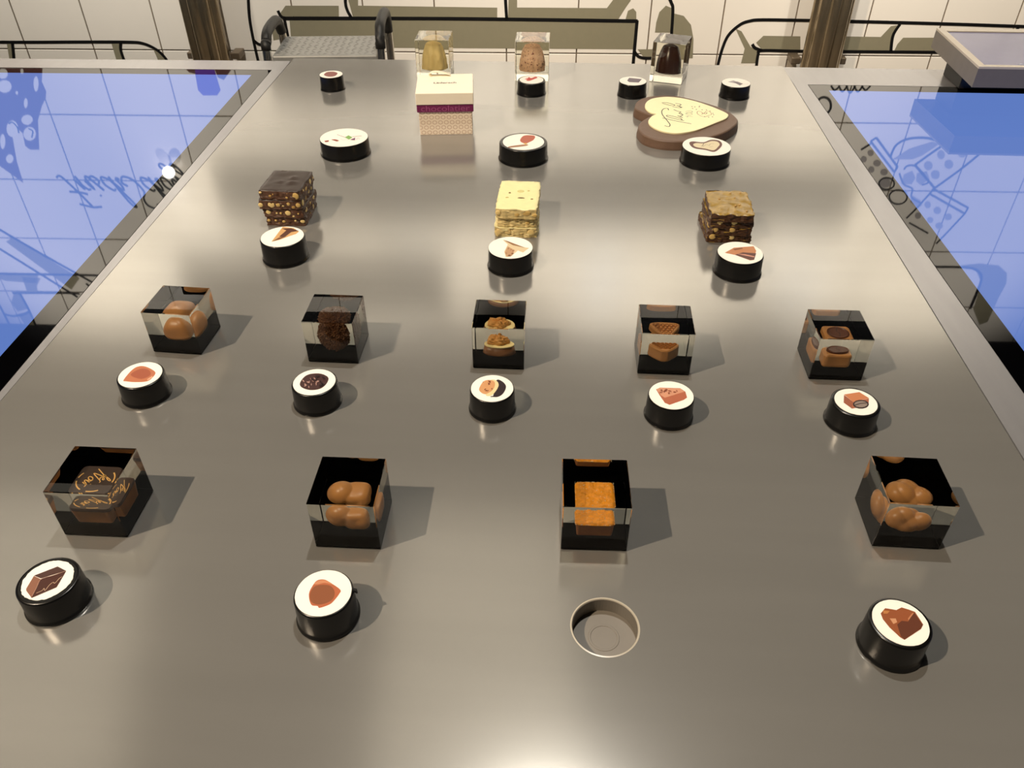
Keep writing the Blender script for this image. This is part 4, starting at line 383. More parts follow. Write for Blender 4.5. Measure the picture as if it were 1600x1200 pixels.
# ================================================================ THE TABLES
t = thing('display_table', 'grey satin display table with a round empty recess, carrying blocks and pucks', 'table', (0, 0, -TZ))
HX, HY, HR, HD = 0.0450, 0.3437, 0.0240, 0.0135
out = [(-0.5275, 0.05), (0.4165, 0.05), (0.4315, 1.647), (-0.5450, 1.647)]
bm = bmesh.new()
ring = [bm.verts.new((x, y, TZ)) for x, y in inset(out, 0.0015)]
hole = [bm.verts.new((HX + HR * math.cos(2 * math.pi * i / 64), HY + HR * math.sin(2 * math.pi * i / 64), TZ)) for i in range(64)]
ed = [bm.edges.new((ring[i], ring[(i + 1) % 4])) for i in range(4)] + [bm.edges.new((hole[i], hole[(i + 1) % 64])) for i in range(64)]
bmesh.ops.triangle_fill(bm, use_beauty=True, edges=ed)
lo = [bm.verts.new((x, y, TZ - 0.0015)) for x, y in out]; bt = [bm.verts.new((x, y, TZ - 0.035)) for x, y in out]
for i in range(4):
    j = (i + 1) % 4; bm.faces.new((ring[i], ring[j], lo[j], lo[i])); bm.faces.new((lo[i], lo[j], bt[j], bt[i]))
bmk('table_top', bm, M_table, t)
n = 64
V, F = lathe([(HR, TZ), (HR - 0.0006, TZ - 0.0006), (HR - 0.0006, TZ - HD), (0.0115, TZ - HD), (0.0112, TZ - HD + 0.0003), (0.0098, TZ - HD + 0.0003), (0.0095, TZ - HD), (0.0001, TZ - HD)], n, HX, HY, False, True)
rc = mk('recess', V, F, mat('recess_grey', (118, 112, 103), 0.4, var=0.04), t); rc['label'] = 'empty round puck recess sunk into the table top'
mk('recess_rim', *lathe([(HR + 0.0011, TZ + 0.00015), (HR, TZ + 0.0003), (HR - 0.0005, TZ - 0.0006)], n, HX, HY, False, False), mat('recess_rim', (180, 172, 156), 0.3), t)
mk('cabinet', *box(-0.49, 0.38, 0.16, 1.58, 0.0, TZ - 0.036), M_cab, t)

def kiosk(name, label, loc, rot, sgn, side, side_near, back, wid, near, disp):
    """touch screen table; local origin = inner far corner of the glass, sgn -1 extends left, +1 right"""
    t = thing(name, label, 'touchscreen', (loc[0], loc[1], -TZ), rot)
    z = TZ - 0.0025; bz = 0.0315
    def q(x0, x1, y0, y1, z0, z1): return box(min(sgn * x0, sgn * x1), max(sgn * x0, sgn * x1), y0, y1, z0, z1)
    fr = join([q(-side, wid + 0.04, 0, back, z - 0.03, z), prism([(0, 0), (0, -near - 0.04), (-sgn * side_near, -near - 0.04), (-sgn * side, 0)], [(0, z - 0.03), (0, z)]), q(wid, wid + 0.04, -near - 0.04, 0, z - 0.03, z), q(0, wid, -near - 0.04, -near, z - 0.03, z)])
    mk('frame', *fr, M_steel, t)
    g = 0.0012
    mk('bezel', *join([q(g, wid - g, -bz, -g, z - 0.01, z - 0.0003), q(g, bz, -near, -bz, z - 0.01, z - 0.0003), q(wid - bz, wid - g, -near, -bz, z - 0.01, z - 0.0003), q(bz, wid - bz, -near, -near + bz, z - 0.01, z - 0.0003)]), M_bezel, t)
    mk('display', *q(bz, wid - bz, -near + bz, -bz, z - 0.01, z - 0.0003), disp, t)['label'] = 'glowing blue glass display'
    mk('gap_seal', *q(0, wid, -near, 0, z - 0.02, z - 0.0102), M_blk, t)
    mk('cabinet', *q(0.06, wid - 0.02, -near, back - 0.06, 0, z - 0.031), M_cab, t)
kiosk('touchscreen_table', 'blue touchscreen table along the left side of the photo in a grey frame', (-0.5690, 1.577), R(1.5), -1, 0.0225, 0.0015, 0.056, 0.72, 1.40, M_disp)
kiosk('touchscreen_table', 'blue touchscreen table along the right side of the photo, under the small raised monitor', (0.4572, 1.5475), R(0.35), 1, 0.0250, 0.0470, 0.101, 0.80, 1.40, M_disp)

# raised monitor at the right
t = thing('raised_monitor', 'small grey tray monitor raised on a dark foot above the right touchscreen', 'monitor', (0.693, 1.418, 0.0), 0)
tilt = (0.0477 - 0.0393) / 0.207
def sh(V): return [(x, y, z + y * tilt * 0.8) for x, y, z in V]
M_mon = mat('monitor_grey', (112, 106, 100), 0.4, var=0.04)
v, f = box(0, 0.62, 0, 0.207, 0.0393, 0.0700); mk('housing', sh(v), f, M_mon, t)
v, f = join([box(0, 0.62, 0, 0.010, 0.07001, 0.0735), box(0, 0.62, 0.190, 0.207, 0.07001, 0.0735), box(0, 0.012, 0.010, 0.190, 0.07001, 0.0735), box(0.606, 0.62, 0.010, 0.190, 0.07001, 0.0735)])
mk('rim', sh(v), f, mat('monitor_rim', (196, 186, 170), 0.35, var=0.03), t)
v, f = box(0.0125, 0.605, 0.0105, 0.1895, 0.07002, 0.0718); mk('screen_glass', sh(v), f, mat('lavender_screen', (112, 112, 146), 0.12, var=0.02), t)
for q in (0.071, 0.105, 0.165):
    v, f = prism([(q, .017), (q + .016, .017), (q + .006, .0225)], [(0, .0719), (0, .0722)]); mk('screen_mark', sh(v), f, flat((170, 170, 188)), t)
bmk('foot', bbox_bm(0.035, 0.5, 0.118, 0.20, -0.0024, 0.0432, 0.002), mat('foot_black', (30, 29, 27), 0.45, var=0.05), t)

# ================================================================ PUCKS
PLAB = {
 'A1': 'front-row puck picturing a dark hexagonal chocolate with gold script, at far left',
 'A2': 'front-row puck picturing a smooth brown folded praline, left of the empty recess',
 'A4': 'front-row puck picturing a lumpy brown nut praline, at far right of the table front',
 'B1': 'puck picturing a drop-shaped milk praline, in front of the domed praline block',
 'B2': 'puck picturing a dark crinkled truffle, in front of the truffle block',
 'B3': 'puck picturing a walnut on cream and dark chocolate, in front of the walnut praline block',
 'B4': 'puck picturing a honeycomb-topped praline wedge, in front of the honeycomb praline block',
 'B5': 'puck picturing a square praline with a dark oval disc, in front of the rightmost block',
 'C1': 'puck picturing a broken dark nut bark, touching the hazelnut bark stack',
 'C2': 'puck picturing shards of pale nut bark, in front of the white chocolate stack',
 'C3': 'puck picturing brown layered bark, in front of the golden-topped bark stack',
 'D1': 'wide low puck with faint green and purple decor picture, left of the gift box',
 'D2': 'wide low puck picturing a reddish chocolate lollipop, thick black rim',
 'D3': 'wide low puck picturing a small cream heart, in front of the chocolate heart',
 'E1': 'small back-row puck with brown hexagon picture, far left near the table edge',
 'E2': 'small back-row puck with red splash picture, before the pink speckled dome block',
 'E3': 'small back-row puck with dark purple-brown picture, beside the dark dome block',
 'E4': 'small back-row puck with pale grey picture, rightmost of the back row',
}
PUCK = {'A1': (-.3585, .342, .0223, .0245, .0176), 'A2': (-.1559, .3415, .0218, .0265, .0198), 'A4': (.2442, .3406, .0215, .027, .0184),
 'B1': (-.3939, .5818, .0224, .0242, .0200), 'B2': (-.2242, .5805, .0222, .0243, .0198), 'B3': (-.0552, .5807, .0216, .0245, .0198), 'B4': (.1114, .5805, .0220, .0244, .0204), 'B5': (.2797, .5815, .0225, .0238, .0188),
 'C1': (-.3331, .853, .0275, .0285, .0256), 'C2': (-.0547, .8482, .0272, .0251, .0264), 'C3': (.2176, .8514, .0279, .0251, .0262),
 'D1': (-.3315, 1.1773, .0376, .0245, .0362), 'D2': (-.0555, 1.1724, .0370, .0258, .0312), 'D3': (.2194, 1.1752, .0366, .0242, .0356),
 'E1': (-.4216, 1.4691, .0218, .0256, .0206), 'E2': (-.0556, 1.4654, .0256, .0235, .0212), 'E3': (.1258, 1.4656, .0252, .0246, .0238), 'E4': (.3088, 1.469, .0260, .0235, .0246)}
for k, (x, y, r, h, rl) in PUCK.items():
    t = thing('picture_puck', PLAB[k], 'puck', (x, y, 0), 0, 'black pucks with round picture labels')
    mk('body', *lathe([(r + .0004, 0), (r + .0012, .0006), (r + .0012, .0016), (r + .0002, .0028), (r, .005), (r - .0006, h - .0020), (r - .0009, h - .0010), (r - .0016, h - .0004), (max(rl + .0002, r - .0030), h - .0004)], 64), M_blk, t, False)
    for p in t.children: p.data.polygons.foreach_set('use_smooth', [len(q.vertices) == 4 for q in p.data.polygons])
    jag = 0.0004 if k == 'A1' else 0.00008
    P = [((rl + random.uniform(-jag, jag)) * math.cos(a), (rl + random.uniform(-jag, jag)) * math.sin(a)) for a in [2 * math.pi * i / 72 for i in range(72)]]
    lb = mk('paper_label', *prism(P, [(0, h - .0005), (0, h)]), M_lab, t)
    z = h + 0.00008
    for i, (c, P, wd) in enumerate(PICS[k]):
        P = [(a / 1000, b / 1000) for a, b in P]
        if wd: v, f = ribbon(crom(P, 4), wd / 1000)
        else:
            if k in ('A2', 'B1', 'B2', 'B3', 'D2', 'E1', 'E2', 'D3') and len(P) > 4: P = crom(P, 4, True)
            v, f = P, [tuple(range(len(P)))]
        mk('printed_picture', [(a, b, z) for a, b in v], f, flat(c), lb); z += 0.00006
    if k == 'A2': mk('torn_flap', *prism([(.0200, .006), (.0226, .0055), (.0236, .0035), (.0226, .0030), (.0215, .0040), (.0205, .0035)], [(0, h - .0035), (0, h - .0010)]), M_blk, t)

# ================================================================ ACRYLIC BLOCKS
def block(label, x, y, rot, size=0.0518, hgt=0.050, base=True, name='acrylic_block', group='acrylic cubes with a praline cast inside'):
    t = thing(name, label, 'acrylic block', (x, y, 0), R(rot), group)
    s = size / 2
    g = bmk('clear_body', bbox_bm(-s, s, -s, s, 0.0004, hgt, 0.0006, 1), M_acr, t)
    me = g.data; me.polygons.foreach_set('use_smooth', [True] * len(me.polygons))   # flat faces carried by corner normals, so lamps shine through
    nl = [None] * len(me.loops)
    for p in me.polygons:
        for li in p.loop_indices: nl[li] = tuple(p.normal)
    me.normals_split_custom_set(nl)
    g.cycles.is_caustics_caster = True
    if base:
        rx(mk('black_base', *box(-s + .0004, s - .0004, -s + .0004, s - .0004, 0.0009, 0.0022), M_base, t))
    return t
Z0 = 0.0100
# front row
t = block('front-left cube holding a dark square praline with gold script', -.3601, .4294, 0.27)
P = rrect(.0166, .0150, .0046, 3)
rx(mk('praline', *prism(P, [(.0024, Z0), (.0002, Z0 + .0130), (0.0, Z0 + .0135)]), M_milk, t))
pl = rx(mk('dark_plate', *prism(P, [(0, Z0 + .0136), (-.0003, Z0 + .0145), (0.0004, Z0 + .0168)]), M_dktop, t))
zt = Z0 + .0169
S = handwrite('Noir', .0125, -.0030, .0118, R(-112), .15, 1.0) + handwrite('le', .0098, .0045, .0060, R(-112), .15, 1.0)
rx(strokes('gold_script', S, .0008, zt, M_gold, pl))
arcs = []
for a0, a1 in ((-10, 40), (150, 175), (190, 240), (262, 300)):
    arcs.append([(.0146 * math.cos(R(a0 + (a1 - a0) * i / 6)), .0130 * math.sin(R(a0 + (a1 - a0) * i / 6))) for i in range(7)])
rx(strokes('gold_arcs', arcs, .0011, zt, M_gold, pl))

t = block('front-row cube holding a smooth folded milk praline, second from left', -.1554, .4293, 0.34)
def smax(*q): return sum(v ** 16 for v in q) ** (1 / 16)
def exit_ball(d, c, r):
    bq = d.dot(c); q = bq * bq - c.dot(c) + r * r
    return bq + math.sqrt(q) if q > 0 else 0
def exit_box(d, c, h, n_=6):
    lo_, hi_ = 0.0, .04
    for _ in range(22):
        m_ = (lo_ + hi_) / 2; v = d * m_ - c
        if sum(abs(v[i] / h[i]) ** n_ for i in range(3)) < 1: lo_ = m_
        else: hi_ = m_
    return lo_
def f_fold(a, p):
    d = sph(a, p)
    r = smax(exit_ball(d, Vector((-.0072, .0, .0022)), .0110), exit_box(d, Vector((.0056, .0005, -.0006)), (.0104, .0108, .0094), 3.2), exit_ball(d, Vector((.0100, -.005, -.002)), .0064))
    v = d * r; v.z = max(v.z, -.0100)
    return v + Vector((0.0005, 0.0005, Z0 + .0112))
rx(mk('praline', *blob(f_fold, 96, 56), M_milk2, t, True))

t = block('front-row cube holding a square praline with orange sugared top, third from left', .0374, .4387, 1.46)
P = rrect(.0150, .0140, .0030, 4)
rx(mk('praline', *prism(P, [(.0018, Z0), (0.0012, Z0 + .0005), (0.0, Z0 + .0125)]), mat('sugared_brown', (150, 92, 48), 0.5, var=0.08, vscale=400), t))
bm = bmesh.new(); bmesh.ops.create_grid(bm, x_segments=44, y_segments=40, size=1.0)
for v in bm.verts:
    x, y = v.co.x, v.co.y; ex = max(abs(x), abs(y)); cr = max(0, (abs(x) + abs(y)) - 1.78)
    v.co = Vector((x * .0156 * (1 - cr * .5), y * .0146 * (1 - cr * .5), Z0 + .0126 + .0030 * (1 - ex ** 10)))
    v.co += Vector((0, 0, .0011 * nz(v.co, 260, 2) + .0007 * nz(v.co, 900, 3))) * (1 if ex < .99 else 0)
rx(bmk('orange_topping', bm, M_orange, t, True))
V, F = [], []
for i in range(90):
    a = random.random() * 4; e = random.uniform(-1, 1); sx, sy = [(e, 1), (e, -1), (1, e), (-1, e)][int(a)]
    if i > 60: sx, sy = random.uniform(-.9, .9), random.uniform(-.9, .9)
    c = Vector((sx * .0152, sy * .0142, Z0 + (.0132 if i <= 60 else .0157))); s_ = random.uniform(.00015, .00032)
    v, f = box(c.x - s_, c.x + s_, c.y - s_, c.y + s_, c.z - s_, c.z + s_); k = len(V); V += v; F += [tuple(q + k for q in g) for g in f]
o = rx(mk('sugar_crystals', V, F, mat('sugar', (240, 225, 190), 0.3), t)); o['kind'] = 'stuff'

t = block('front-right cube holding a lumpy three-lobed milk praline', .2835, .4558, -0.78)
def f_lump(a, p):
    d = sph(a, p)
    r = smax(exit_ball(d, Vector((-.0062, .0005, .0012)), .0112), exit_ball(d, Vector((.0085, -.0010, -.0012)), .0094), exit_ball(d, Vector((.0005, .0060, -.0010)), .0098), exit_ball(d, Vector((.0, -.004, -.003)), .0090))
    v = d * r; v.z = max(v.z, -.0085)
    return v + Vector((.0005, .0, Z0 + .0092))
rx(mk('praline', *blob(f_lump, 96, 56), M_milk2, t, True))

# second row
t = block('second-row cube holding a smooth domed milk praline, far left', -.3889, .6745, -2.82)
def f_dome(a, p):
    d = sph(a, p); n_ = 3.2
    rr = (abs(d.x) ** n_ + abs(d.y) ** n_) ** (1 / n_); k = 1 / max(rr, 1e-6) * math.sin(p) if rr > 1e-6 else 1
    z = d.z * (.0178 if d.z > 0 else .0085); fl = 1 + .16 * max(0, -d.z)
    tw = .10 * math.sin(2 * a + 5 * p)
    return Vector((d.x * k * .0146 * fl * (1 + tw * .25), d.y * k * .0146 * fl * (1 + tw * .25), max(z, -.0075) + Z0 + .0078))
rx(mk('praline', *blob(f_dome, 64, 40), M_milk2, t, True))
t = block('second-row cube holding a dark crinkled truffle ball', -.2237, .668, -0.25)
def f_truf(a, p):
    d = sph(a, p); r = .0152 * (1 + .10 * nz(d, 5, 1) + .20 * abs(nz(d * 1.0, 12, 4)) + .12 * nz(Vector((d.x, d.y, d.z * 4)), 16, 2))
    return Vector((d.x * r, d.y * r, d.z * r * 1.1 + Z0 + .0150))
rx(mk('truffle', *blob(f_truf, 110, 70), M_truf, t, False))
t = block('second-row cube holding a walnut-topped oval praline, middle', -.0542, .6676, 0.18)
def oval(rx_, ry_): return [(rx_ * math.cos(2 * math.pi * i / 48), ry_ * math.sin(2 * math.pi * i / 48)) for i in range(48)]
pr = rx(mk('praline', *prism(oval(.0168, .0132), [(.0008, Z0), (0, Z0 + .0006), (.0020, Z0 + .0100)]), M_milk, t, True))
rx(mk('cream_top', *prism(oval(.0153, .0117), [(0, Z0 + .0098), (0, Z0 + .0108), (.0012, Z0 + .0113)]), M_cream, t, False))
def f_wal(a, p):
    d = sph(a, p); r = 1 + .22 * nz(Vector((d.x, abs(d.y), d.z)), 3.2, 5) + .16 * abs(nz(d, 7, 6)) - .22 * math.exp(-(d.y / .12) ** 2) * max(0, d.z)
    r *= 1 + .12 * math.cos(5 * a)
    return Vector((d.x * .0106 * r - .0015, d.y * .0078 * r + .0018, max(d.z, -.3) * .0070 * r + Z0 + .0135))
rx(mk('walnut', *blob(f_wal, 90, 50), M_walnut, t, True))
t = block('second-row cube holding a rounded praline wedge with honeycomb top', .112, .6682, -0.27)
tri = crom([(-.0150, .0090), (-.0080, .0122), (.0075, .0122), (.0148, .0095), (.0135, .002), (.0050, -.0110), (-.0005, -.0130), (-.0050, -.0108), (-.0138, .002)], 5, True)
rx(mk('praline', *prism(tri, [(.0016, Z0), (.0006, Z0 + .0006), (0, Z0 + .0020), (.0004, Z0 + .0125), (.0014, Z0 + .0140)]), M_milk2, t, False))
V, F = [], []
for i in range(-4, 5):
    for j in range(-3, 4):
        cx, cy = (i + (j % 2) * .5) * .0042, j * .0037 + .0025
        if abs(cx) < .0108 - max(0, -cy) * .8 and -.0085 < cy < .0095:
            for k in range(6):
                a0, a1 = R(60 * k + 30), R(60 * k + 90); q = len(V)
                for a in (a0, a1):
                    for r_k, z in ((.0024, Z0 + .0139), (.0019, Z0 + .0156), (.0013, Z0 + .0139)): V.append((cx + r_k * math.cos(a), cy + r_k * math.sin(a), z))
                F += [(q, q + 3, q + 4, q + 1), (q + 1, q + 4, q + 5, q + 2)]
rx(mk('honeycomb_relief', V, F, M_milk2, t))
t = block('second-row cube holding a square milk praline with a dark oval disc, far right', .2817, .6692, 0.19)
P = rrect(.0138, .0130, .0045, 6)
rx(mk('praline', *prism(P, [(.0020, Z0), (.0006, Z0 + .0010), (0, Z0 + .0030), (.0002, Z0 + .0130), (.0012, Z0 + .0148), (.0030, Z0 + .0154)]), M_milk2, t, False))
dk = rx(mk('dark_disc', *prism(oval(.0108, .0098), [(0, Z0 + .0152), (0, Z0 + .0174), (.0010, Z0 + .0182), (.0022, Z0 + .0176)]), mat('disc_choc', (92, 50, 30), .36, var=.04), t))
rx(strokes('disc_groove', [[(.0008, .0075), (-.0012, .002), (.0012, -.002), (-.0004, -.0075)]], .0009, Z0 + .01775, M_dkchoc, dk))

# tall blocks at the back
def dome(r, h, z0, sd, ribs=0, am=.0):
    def fn(a, p):
        d = sph(a, p)
        if d.z < -.02: 
            q = (1 + d.z); return Vector((d.x * r * (q ** .12 if q > 0 else 0), d.y * r, z0)) if False else Vector((r * math.cos(a) * math.sin(p), r * math.sin(a) * math.sin(p), z0))
        t_ = d.z; rr = r * (1 - t_ ** 2.4 * .50) * (1 if t_ < .90 else math.sqrt(max(0, 1 - ((t_ - .90) / .10) ** 2)))
        rr *= 1 + am * nz((math.cos(a) * 2, math.sin(a) * 2, t_ * 3), 2.2, sd) + (ribs and .06 * math.cos(ribs * a))
        return Vector((rr * math.cos(a), rr * math.sin(a), z0 + t_ * h))
    return blob(fn, 64, 60)
TG = 'tall clear acrylic blocks on the back edge'
t = block('tall clear block with a ribbed yellow dome, behind the gift box', -.2430, 1.560, 0.5, .0630, .0710, False, 'tall_acrylic_block', TG)
rx(mk('dome', *dome(.0235, .049, .015, 1, 7, .06), mat('yellow_dome', (255, 230, 160), .5, var=.08, vscale=90, stretch=(1, 1, .3)), t, True))
t = block('tall clear block with a pink speckled dome, middle of the back edge', -.0578, 1.560, 0.3, .0630, .0710, False, 'tall_acrylic_block', TG)
m = mat('speckled_dome', (240, 180, 130), .5, var=.0, bump=.1, bscale=600)
nt = m.node_tree; nn = nt.nodes.new('ShaderNodeTexNoise'); nn.inputs['Scale'].default_value = 330; nn.inputs['Detail'].default_value = 2
tc = nt.nodes.new('ShaderNodeTexCoord'); nt.links.new(tc.outputs['Object'], nn.inputs['Vector'])
cr = nt.nodes.new('ShaderNodeValToRGB'); cr.color_ramp.elements[0].position = .33; cr.color_ramp.elements[0].color = rgb((150, 80, 66)); cr.color_ramp.elements[1].position = .40; cr.color_ramp.elements[1].color = rgb((255, 214, 176))
nt.links.new(nn.outputs[0], cr.inputs[0]); nt.links.new(cr.outputs[0], nt.nodes['Principled BSDF'].inputs['Base Color'])
rx(mk('dome', *dome(.0240, .048, .015, 2, 0, .08), m, t, True))
t = block('tall clear block with a smooth dark chocolate dome, right of the back edge', 0.2000, 1.562, -17, .0600, .0710, False, 'tall_acrylic_block', TG)
rx(mk('dome', *dome(.0235, .050, .015, 3, 0, .0), mat('dark_dome', (62, 32, 20), .25, var=.04), t, True))
rx(mk('foot_rim', *lathe([(.0236, .0146), (.0246, .0152), (.0238, .0166)], 48), MATS['dark_dome'], t, True))

# ================================================================ BARK STACKS
def slab(label, cx, cy, z, hx, hy, th, yaw, mtop, mside, seed, group, rough=.0010, topamp=.0008, lump=None):
    t = thing('chocolate_slab', label, 'chocolate slab', (cx, cy, z), R(yaw), group)
    bm = bmesh.new(); bmesh.ops.create_cube(bm, size=2.0); bmesh.ops.subdivide_edges(bm, edges=bm.edges[:], cuts=15, use_grid_fill=True)
    for v in bm.verts:
        x, y, q = v.co; side = max(abs(x), abs(y)) > .99
        r = 1 - .035 * max(0, abs(x) + abs(y) - 1.7) / .3
        p = Vector((x * hx * r, y * hy * r, th / 2 + q * th / 2))
        nn = Vector((x if abs(x) > .99 else 0, y if abs(y) > .99 else 0, 0))
        if side: p += nn.normalized() * rough * (nz(p, 170, seed) + .8 * nz(p, 480, seed + 1))
        if q > .99:
            p.z += topamp * (nz(p, 90, seed + 2) + .6 * nz(p, 230, seed + 3)) - (.0006 if side else 0)
            if lump: p.z += sum(a_ * math.exp(-(((p.x - lx) / w1) ** 2 + ((p.y - ly) / w2) ** 2)) for lx, ly, w1, w2, a_ in lump)
        if q < -.99: p.z = max(0.0, p.z)
        v.co = p
    o = bmk('slab_body', bm, [mside, mtop], t, False)
    for p in o.data.polygons:
        if p.normal.z > .55: p.material_index = 1
        p.use_smooth = p.normal.z > .55
    return t
def half_nut():
    def fn(a, p):
        d = sph(a, p); return Vector((d.x, d.y * .55, d.z))
    me = bpy.data.meshes.new('nut'); v, f = blob(fn, 10, 7); me.from_pydata([tuple(q) for q in v], [], f); me.polygons.foreach_set('use_smooth', [True] * len(f)); return me
NUTS = []
for c in ((236, 208, 140), (212, 178, 106), (176, 138, 74)):
    me = half_nut(); me.materials.append(mat('hazelnut_%d' % c[0], c, .5, var=.08, vscale=900)); NUTS.append(me)
def nuts(t, hx, hy, th, spec, seed):
    rn = random.Random(seed)
    for face, pos, zc, s in spec:
        o = bpy.data.objects.new('hazelnut', rn.choice(NUTS[:2] if s > .0025 else NUTS)); COL.objects.link(o); o.parent = t
        a = s * rn.uniform(.9, 1.15); b = min(s * rn.uniform(.75, 1.0), th * .46)
        if face == 'f': o.location = (pos * hx, -hy + .0001, zc * th); o.scale = (a, .0016, b)
        else: o.location = (hx - .0001, pos * hy, zc * th); o.scale = (a, .0016, b); o.rotation_euler[2] = R(90)
GJ1 = 'slabs of dark hazelnut bark in the left stack'
pos1 = [('lowest slab of the dark hazelnut bark stack, resting on the table', -.3565, .9660, .0262, .0318, 1), ('second slab from the bottom of the dark hazelnut bark stack', -.3565, .9650, .0272, .0325, -1),
        ('third slab from the bottom of the dark hazelnut bark stack', -.3590, .9640, .0280, .0330, 1), ('top slab of the dark hazelnut bark stack with wavy dark surface', -.3560, .9640, .0272, .0320, -2)]
sp1 = [[('f', -.85, .6, .0022), ('f', -.5, .6, .0016), ('f', -.1, .5, .0022), ('f', .5, .6, .0016), ('f', .85, .55, .0030), ('r', -.2, .5, .0018), ('r', .35, .6, .0036), ('f', -.35, .3, .0010)],
       [('f', -.7, .6, .0034), ('f', -.3, .5, .0016), ('f', -.1, .5, .0018), ('f', .25, .55, .0044), ('f', .75, .5, .0014), ('f', .5, .2, .0016), ('r', -.6, .5, .0040), ('r', .0, .5, .0026), ('r', .5, .5, .0034)],
       [('f', -.9, .45, .0036), ('f', -.4, .5, .0044), ('f', -.08, .5, .0034), ('f', .15, .4, .0016), ('f', .4, .6, .0026), ('f', .62, .25, .0024), ('f', .85, .5, .0032), ('r', -.75, .5, .0042), ('r', -.3, .5, .0030), ('r', .2, .6, .0038), ('r', .6, .5, .0034)],
       [('f', -.9, .75, .0020), ('f', -.45, .4, .0022), ('f', -.3, .6, .0014), ('f', .35, .3, .0018), ('f', .4, .75, .0014), ('f', .78, .5, .0046), ('r', -.55, .6, .0020), ('r', -.2, .5, .0040), ('r', .4, .5, .0036), ('r', .75, .5, .0024)]]
for i, (lb, x, y, hx, hy, yw) in enumerate(pos1):
    lump = [(.010, -.006, .006, .004, .0030), (.008, .008, .004, .004, .0026), (-.006, -.004, .007, .002, .0014)] if i == 3 else None
    t = slab(lb, x, y, i * .0126, hx, hy, .0122, yw, mat('bark_dark_top', (56, 45, 39), .42, var=.06), mat('bark_brown_side', (84, 52, 30), .5, var=.15, vscale=300), 10 + i, GJ1, .0013, .0006, lump)
    nuts(t, hx, hy, .0122, sp1[i], i)
GJ2 = 'slabs of white chocolate bark in the middle stack'
m_wt = mat('white_bark', (236, 226, 168), .45, var=.04, vscale=120); m_ws = mat('white_bark_side', (222, 200, 140), .5, var=.10, vscale=260)
pos2 = [('lowest slab of the white chocolate bark stack', -.0525, .9620, .0275, .0418, 0), ('middle slab of the white chocolate bark stack, broken front edge', -.0515, .9640, .0262, .0415, 1), ('top slab of the white chocolate bark stack, smooth pale surface', -.0512, .9615, .0266, .0425, -1.5)]
sp2 = [[('f', -.8, .5, .0046), ('f', -.35, .55, .0036), ('f', .7, .55, .0052), ('f', .25, .4, .0014)], [('f', -.1, .75, .0026), ('f', .5, .45, .0028), ('r', -.6, .5, .0030)], [('f', -.85, .55, .0038), ('f', .05, .4, .0036), ('f', .5, .6, .0048), ('f', .9, .4, .0030), ('r', -.2, .5, .003)]]
m_pn = mat('nut_in_white', (166, 124, 66), .5, var=.15, vscale=500)
for i, (lb, x, y, hx, hy, yw) in enumerate(pos2):
    t = slab(lb, x, y, i * .0134, hx, hy, .0129, yw, m_wt, m_ws, 30 + i, GJ2, .0020 if i < 2 else .0010, .0004)
    nuts(t, hx, hy, .0129, sp2[i], 20 + i)
    if i == 2:
        for (nx, ny, a, b, c) in ((.002, .010, .0048, .0040, (206, 196, 130)), (.004, -.010, .0050, .0014, (96, 80, 40)), (-.012, .004, .0016, .0016, (120, 104, 60)), (.018, -.012, .0018, .0010, (130, 112, 60)), (-.014, -.010, .0024, .0010, (190, 176, 110)), (.012, .012, .0016, .0014, (196, 184, 120))):
            o = mk('nut_fleck', *lathe([(1, -.0006), (1, .0001), (.7, .0007)], 14), mat('fleck_%d' % c[0], c, .5), t); o.location = (nx, ny, .0129); o.scale = (a, b, 1)
GJ3 = 'slabs of dark bark with golden tops in the right stack'
m_gt = mat('golden_bark_top', (150, 122, 58), .24, var=.22, vscale=140); m_gs = mat('golden_bark_side', (74, 48, 28), .42, var=.15, vscale=300)
pos3 = [('lowest slab of the golden-topped dark bark stack', .2170, .9560, .0285, .0345, 2), ('second slab from the bottom of the golden-topped dark bark stack', .2180, .9550, .0280, .0345, -2), ('third slab from the bottom of the golden-topped dark bark stack', .2175, .9540, .0275, .0340, 1), ('top slab of the golden-topped dark bark stack, lumpy shiny surface', .2175, .9520, .0268, .0352, -1)]
for i, (lb, x, y, hx, hy, yw) in enumerate(pos3):
    t = slab(lb, x, y, i * .0103, hx, hy, .0096, yw, m_gt, m_gs, 50 + i, GJ3, .0016, .0030)
    nuts(t, hx, hy, .0096, [('f', -.75 + .1 * i, .85, .0042), ('f', .1, .85, .0040)] if i < 3 else [], 40 + i)
    if i == 3:
        for nx, ny in ((.004, .026), (-.012, .008), (.008, .012), (.006, -.010), (.011, -.008), (.017, .027), (.018, -.024)):
            o = bpy.data.objects.new('caramel_bead', NUTS[2]); COL.objects.link(o); o.parent = t; o.location = (nx, ny, .0102); o.scale = (.0016, .0026, .0013)

# ================================================================ GIFT BOX
t = thing('gift_box', 'cream gift box with purple ribbon band and ring pattern, near the back edge', 'gift box', (-.1890, 1.3010, 0), R(6))
m = bpy.data.materials.new('ring_pattern_card'); m.use_nodes = True; nt = m.node_tree; b = nt.nodes['Principled BSDF']; b.inputs['Roughness'].default_value = .5
tc = nt.nodes.new('ShaderNodeTexCoord'); sx = nt.nodes.new('ShaderNodeSeparateXYZ'); nt.links.new(tc.outputs['Object'], sx.inputs[0])
def mth(op, a, bb=None):
    n_ = nt.nodes.new('ShaderNodeMath'); n_.operation = op
    for i, q in enumerate((a, bb)):
        if q is None: continue
        if isinstance(q, (int, float)): n_.inputs[i].default_value = q
        else: nt.links.new(q, n_.inputs[i])
    return n_.outputs[0]
hs = mth('ADD', sx.outputs[0], sx.outputs[1])
row = mth('DIVIDE', sx.outputs[2], .0082); ri = mth('FLOOR', row); odd = mth('MULTIPLY', mth('MODULO', ri, 2.0), .5)
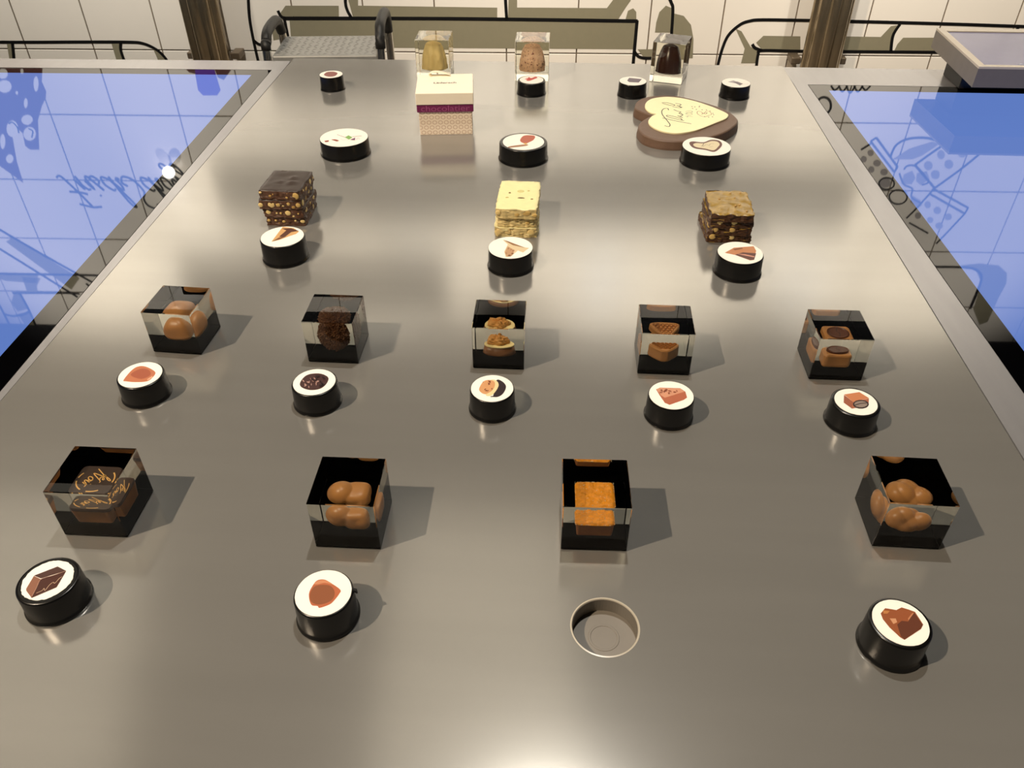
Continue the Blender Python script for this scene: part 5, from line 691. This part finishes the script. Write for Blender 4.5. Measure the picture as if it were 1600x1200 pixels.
fx = mth('SUBTRACT', mth('FRACT', mth('ADD', mth('ADD', mth('DIVIDE', hs, .0093), odd), 20.0)), .5); fz = mth('SUBTRACT', mth('FRACT', row), .5)
dd = mth('SQRT', mth('ADD', mth('MULTIPLY', fx, fx), mth('MULTIPLY', fz, fz)))
rg = mth('LESS_THAN', mth('ABSOLUTE', mth('SUBTRACT', dd, .34)), .075)
mx = nt.nodes.new('ShaderNodeMixRGB'); mx.inputs[1].default_value = rgb((250, 234, 214)); mx.inputs[2].default_value = rgb((216, 190, 166)); nt.links.new(rg, mx.inputs[0]); nt.links.new(mx.outputs[0], b.inputs['Base Color'])
bmk('box_body', bbox_bm(-.0425, .0425, -.0425, .0425, 0, .052, .0006, 1), m, t)
M_card = mat('cream_card', (252, 242, 220), .5, var=.01)
ld = bmk('lid', bbox_bm(-.0455, .0455, -.0465, .0465, .0500, .0685, .0010, 2), M_card, t)
bmk('ribbon_band', bbox_bm(-.0450, .0450, -.0450, .0450, .0375, .0500, .0012, 2), mat('purple_ribbon', (120, 30, 86), .42, var=.05), t)
text_mesh('ribbon_lettering', 'chocolatier', .0150, mat('ribbon_print', (168, 84, 136), .4), t, (0, -.0452, .0436), (R(90), 0, 0)).scale = (1.14, .86, 1)
text_mesh('lid_lettering', 'Läderach', .0102, mat('lid_print', (96, 76, 66), .5), ld, (0, 0.002, .06862), off=.0002)
P = crom([(-.014, 0, .0688), (-.019, 0, .0715), (-.012, 0, .0755), (.002, 0, .0745), (.014, 0, .0712), (.017, 0, .0688)], 6)
V = [(x - .008, y + .034, z) for x, y, z in P] + [(x - .008, y + .046, z - .001) for x, y, z in P]; k = len(P)
bw = mk('ribbon_bow', V, [(i, i + 1, k + i + 1, k + i) for i in range(k - 1)], mat('cream_ribbon', (250, 236, 206), .45), t, True)
md = bw.modifiers.new('thick', 'SOLIDIFY'); md.thickness = .0008

# ================================================================ CHOCOLATE HEART
t = thing('chocolate_heart', 'large flat milk chocolate heart with a cream inset reading Thank You', 'chocolate heart', (HEART_C[0], HEART_C[1], 0))
HB = crom(HEART_B, 5, True); HW_ = crom(HEART_W, 5, True)
mk('heart_base', *prism(HB, [(-.0022, .0), (-.0024, .003), (-.0006, .0130), (0.0006, .0142), (0.0020, .0146)]), mat('heart_milk', (104, 80, 64), .48, var=.06, vscale=150), t, False)
hp = mk('cream_inset', *prism(HW_, [(0, .0146), (0, .0166), (.0008, .0172)]), mat('cream_choc', (252, 246, 200), .5, var=.01), t, False)
strokes('handwriting', HEART_T, .0015, .01735, flat((70, 66, 56)), hp)
strokes('small_lettering', HEART_Y, .0008, .01735, flat((150, 146, 120)), hp)
strokes('heart_drawing', HEART_D, .0009, .01735, flat((176, 112, 84)), hp)
V, F = [], []
for i, (x, y) in enumerate(HEART_P):
    v, f = box(x - .0009, x + .0009, y - .0012, y + .0012, .0172, .01735); k = len(V); V += v; F += [tuple(q + k for q in g) for g in f]
mk('dots', V, F, flat((150, 108, 90)), hp)
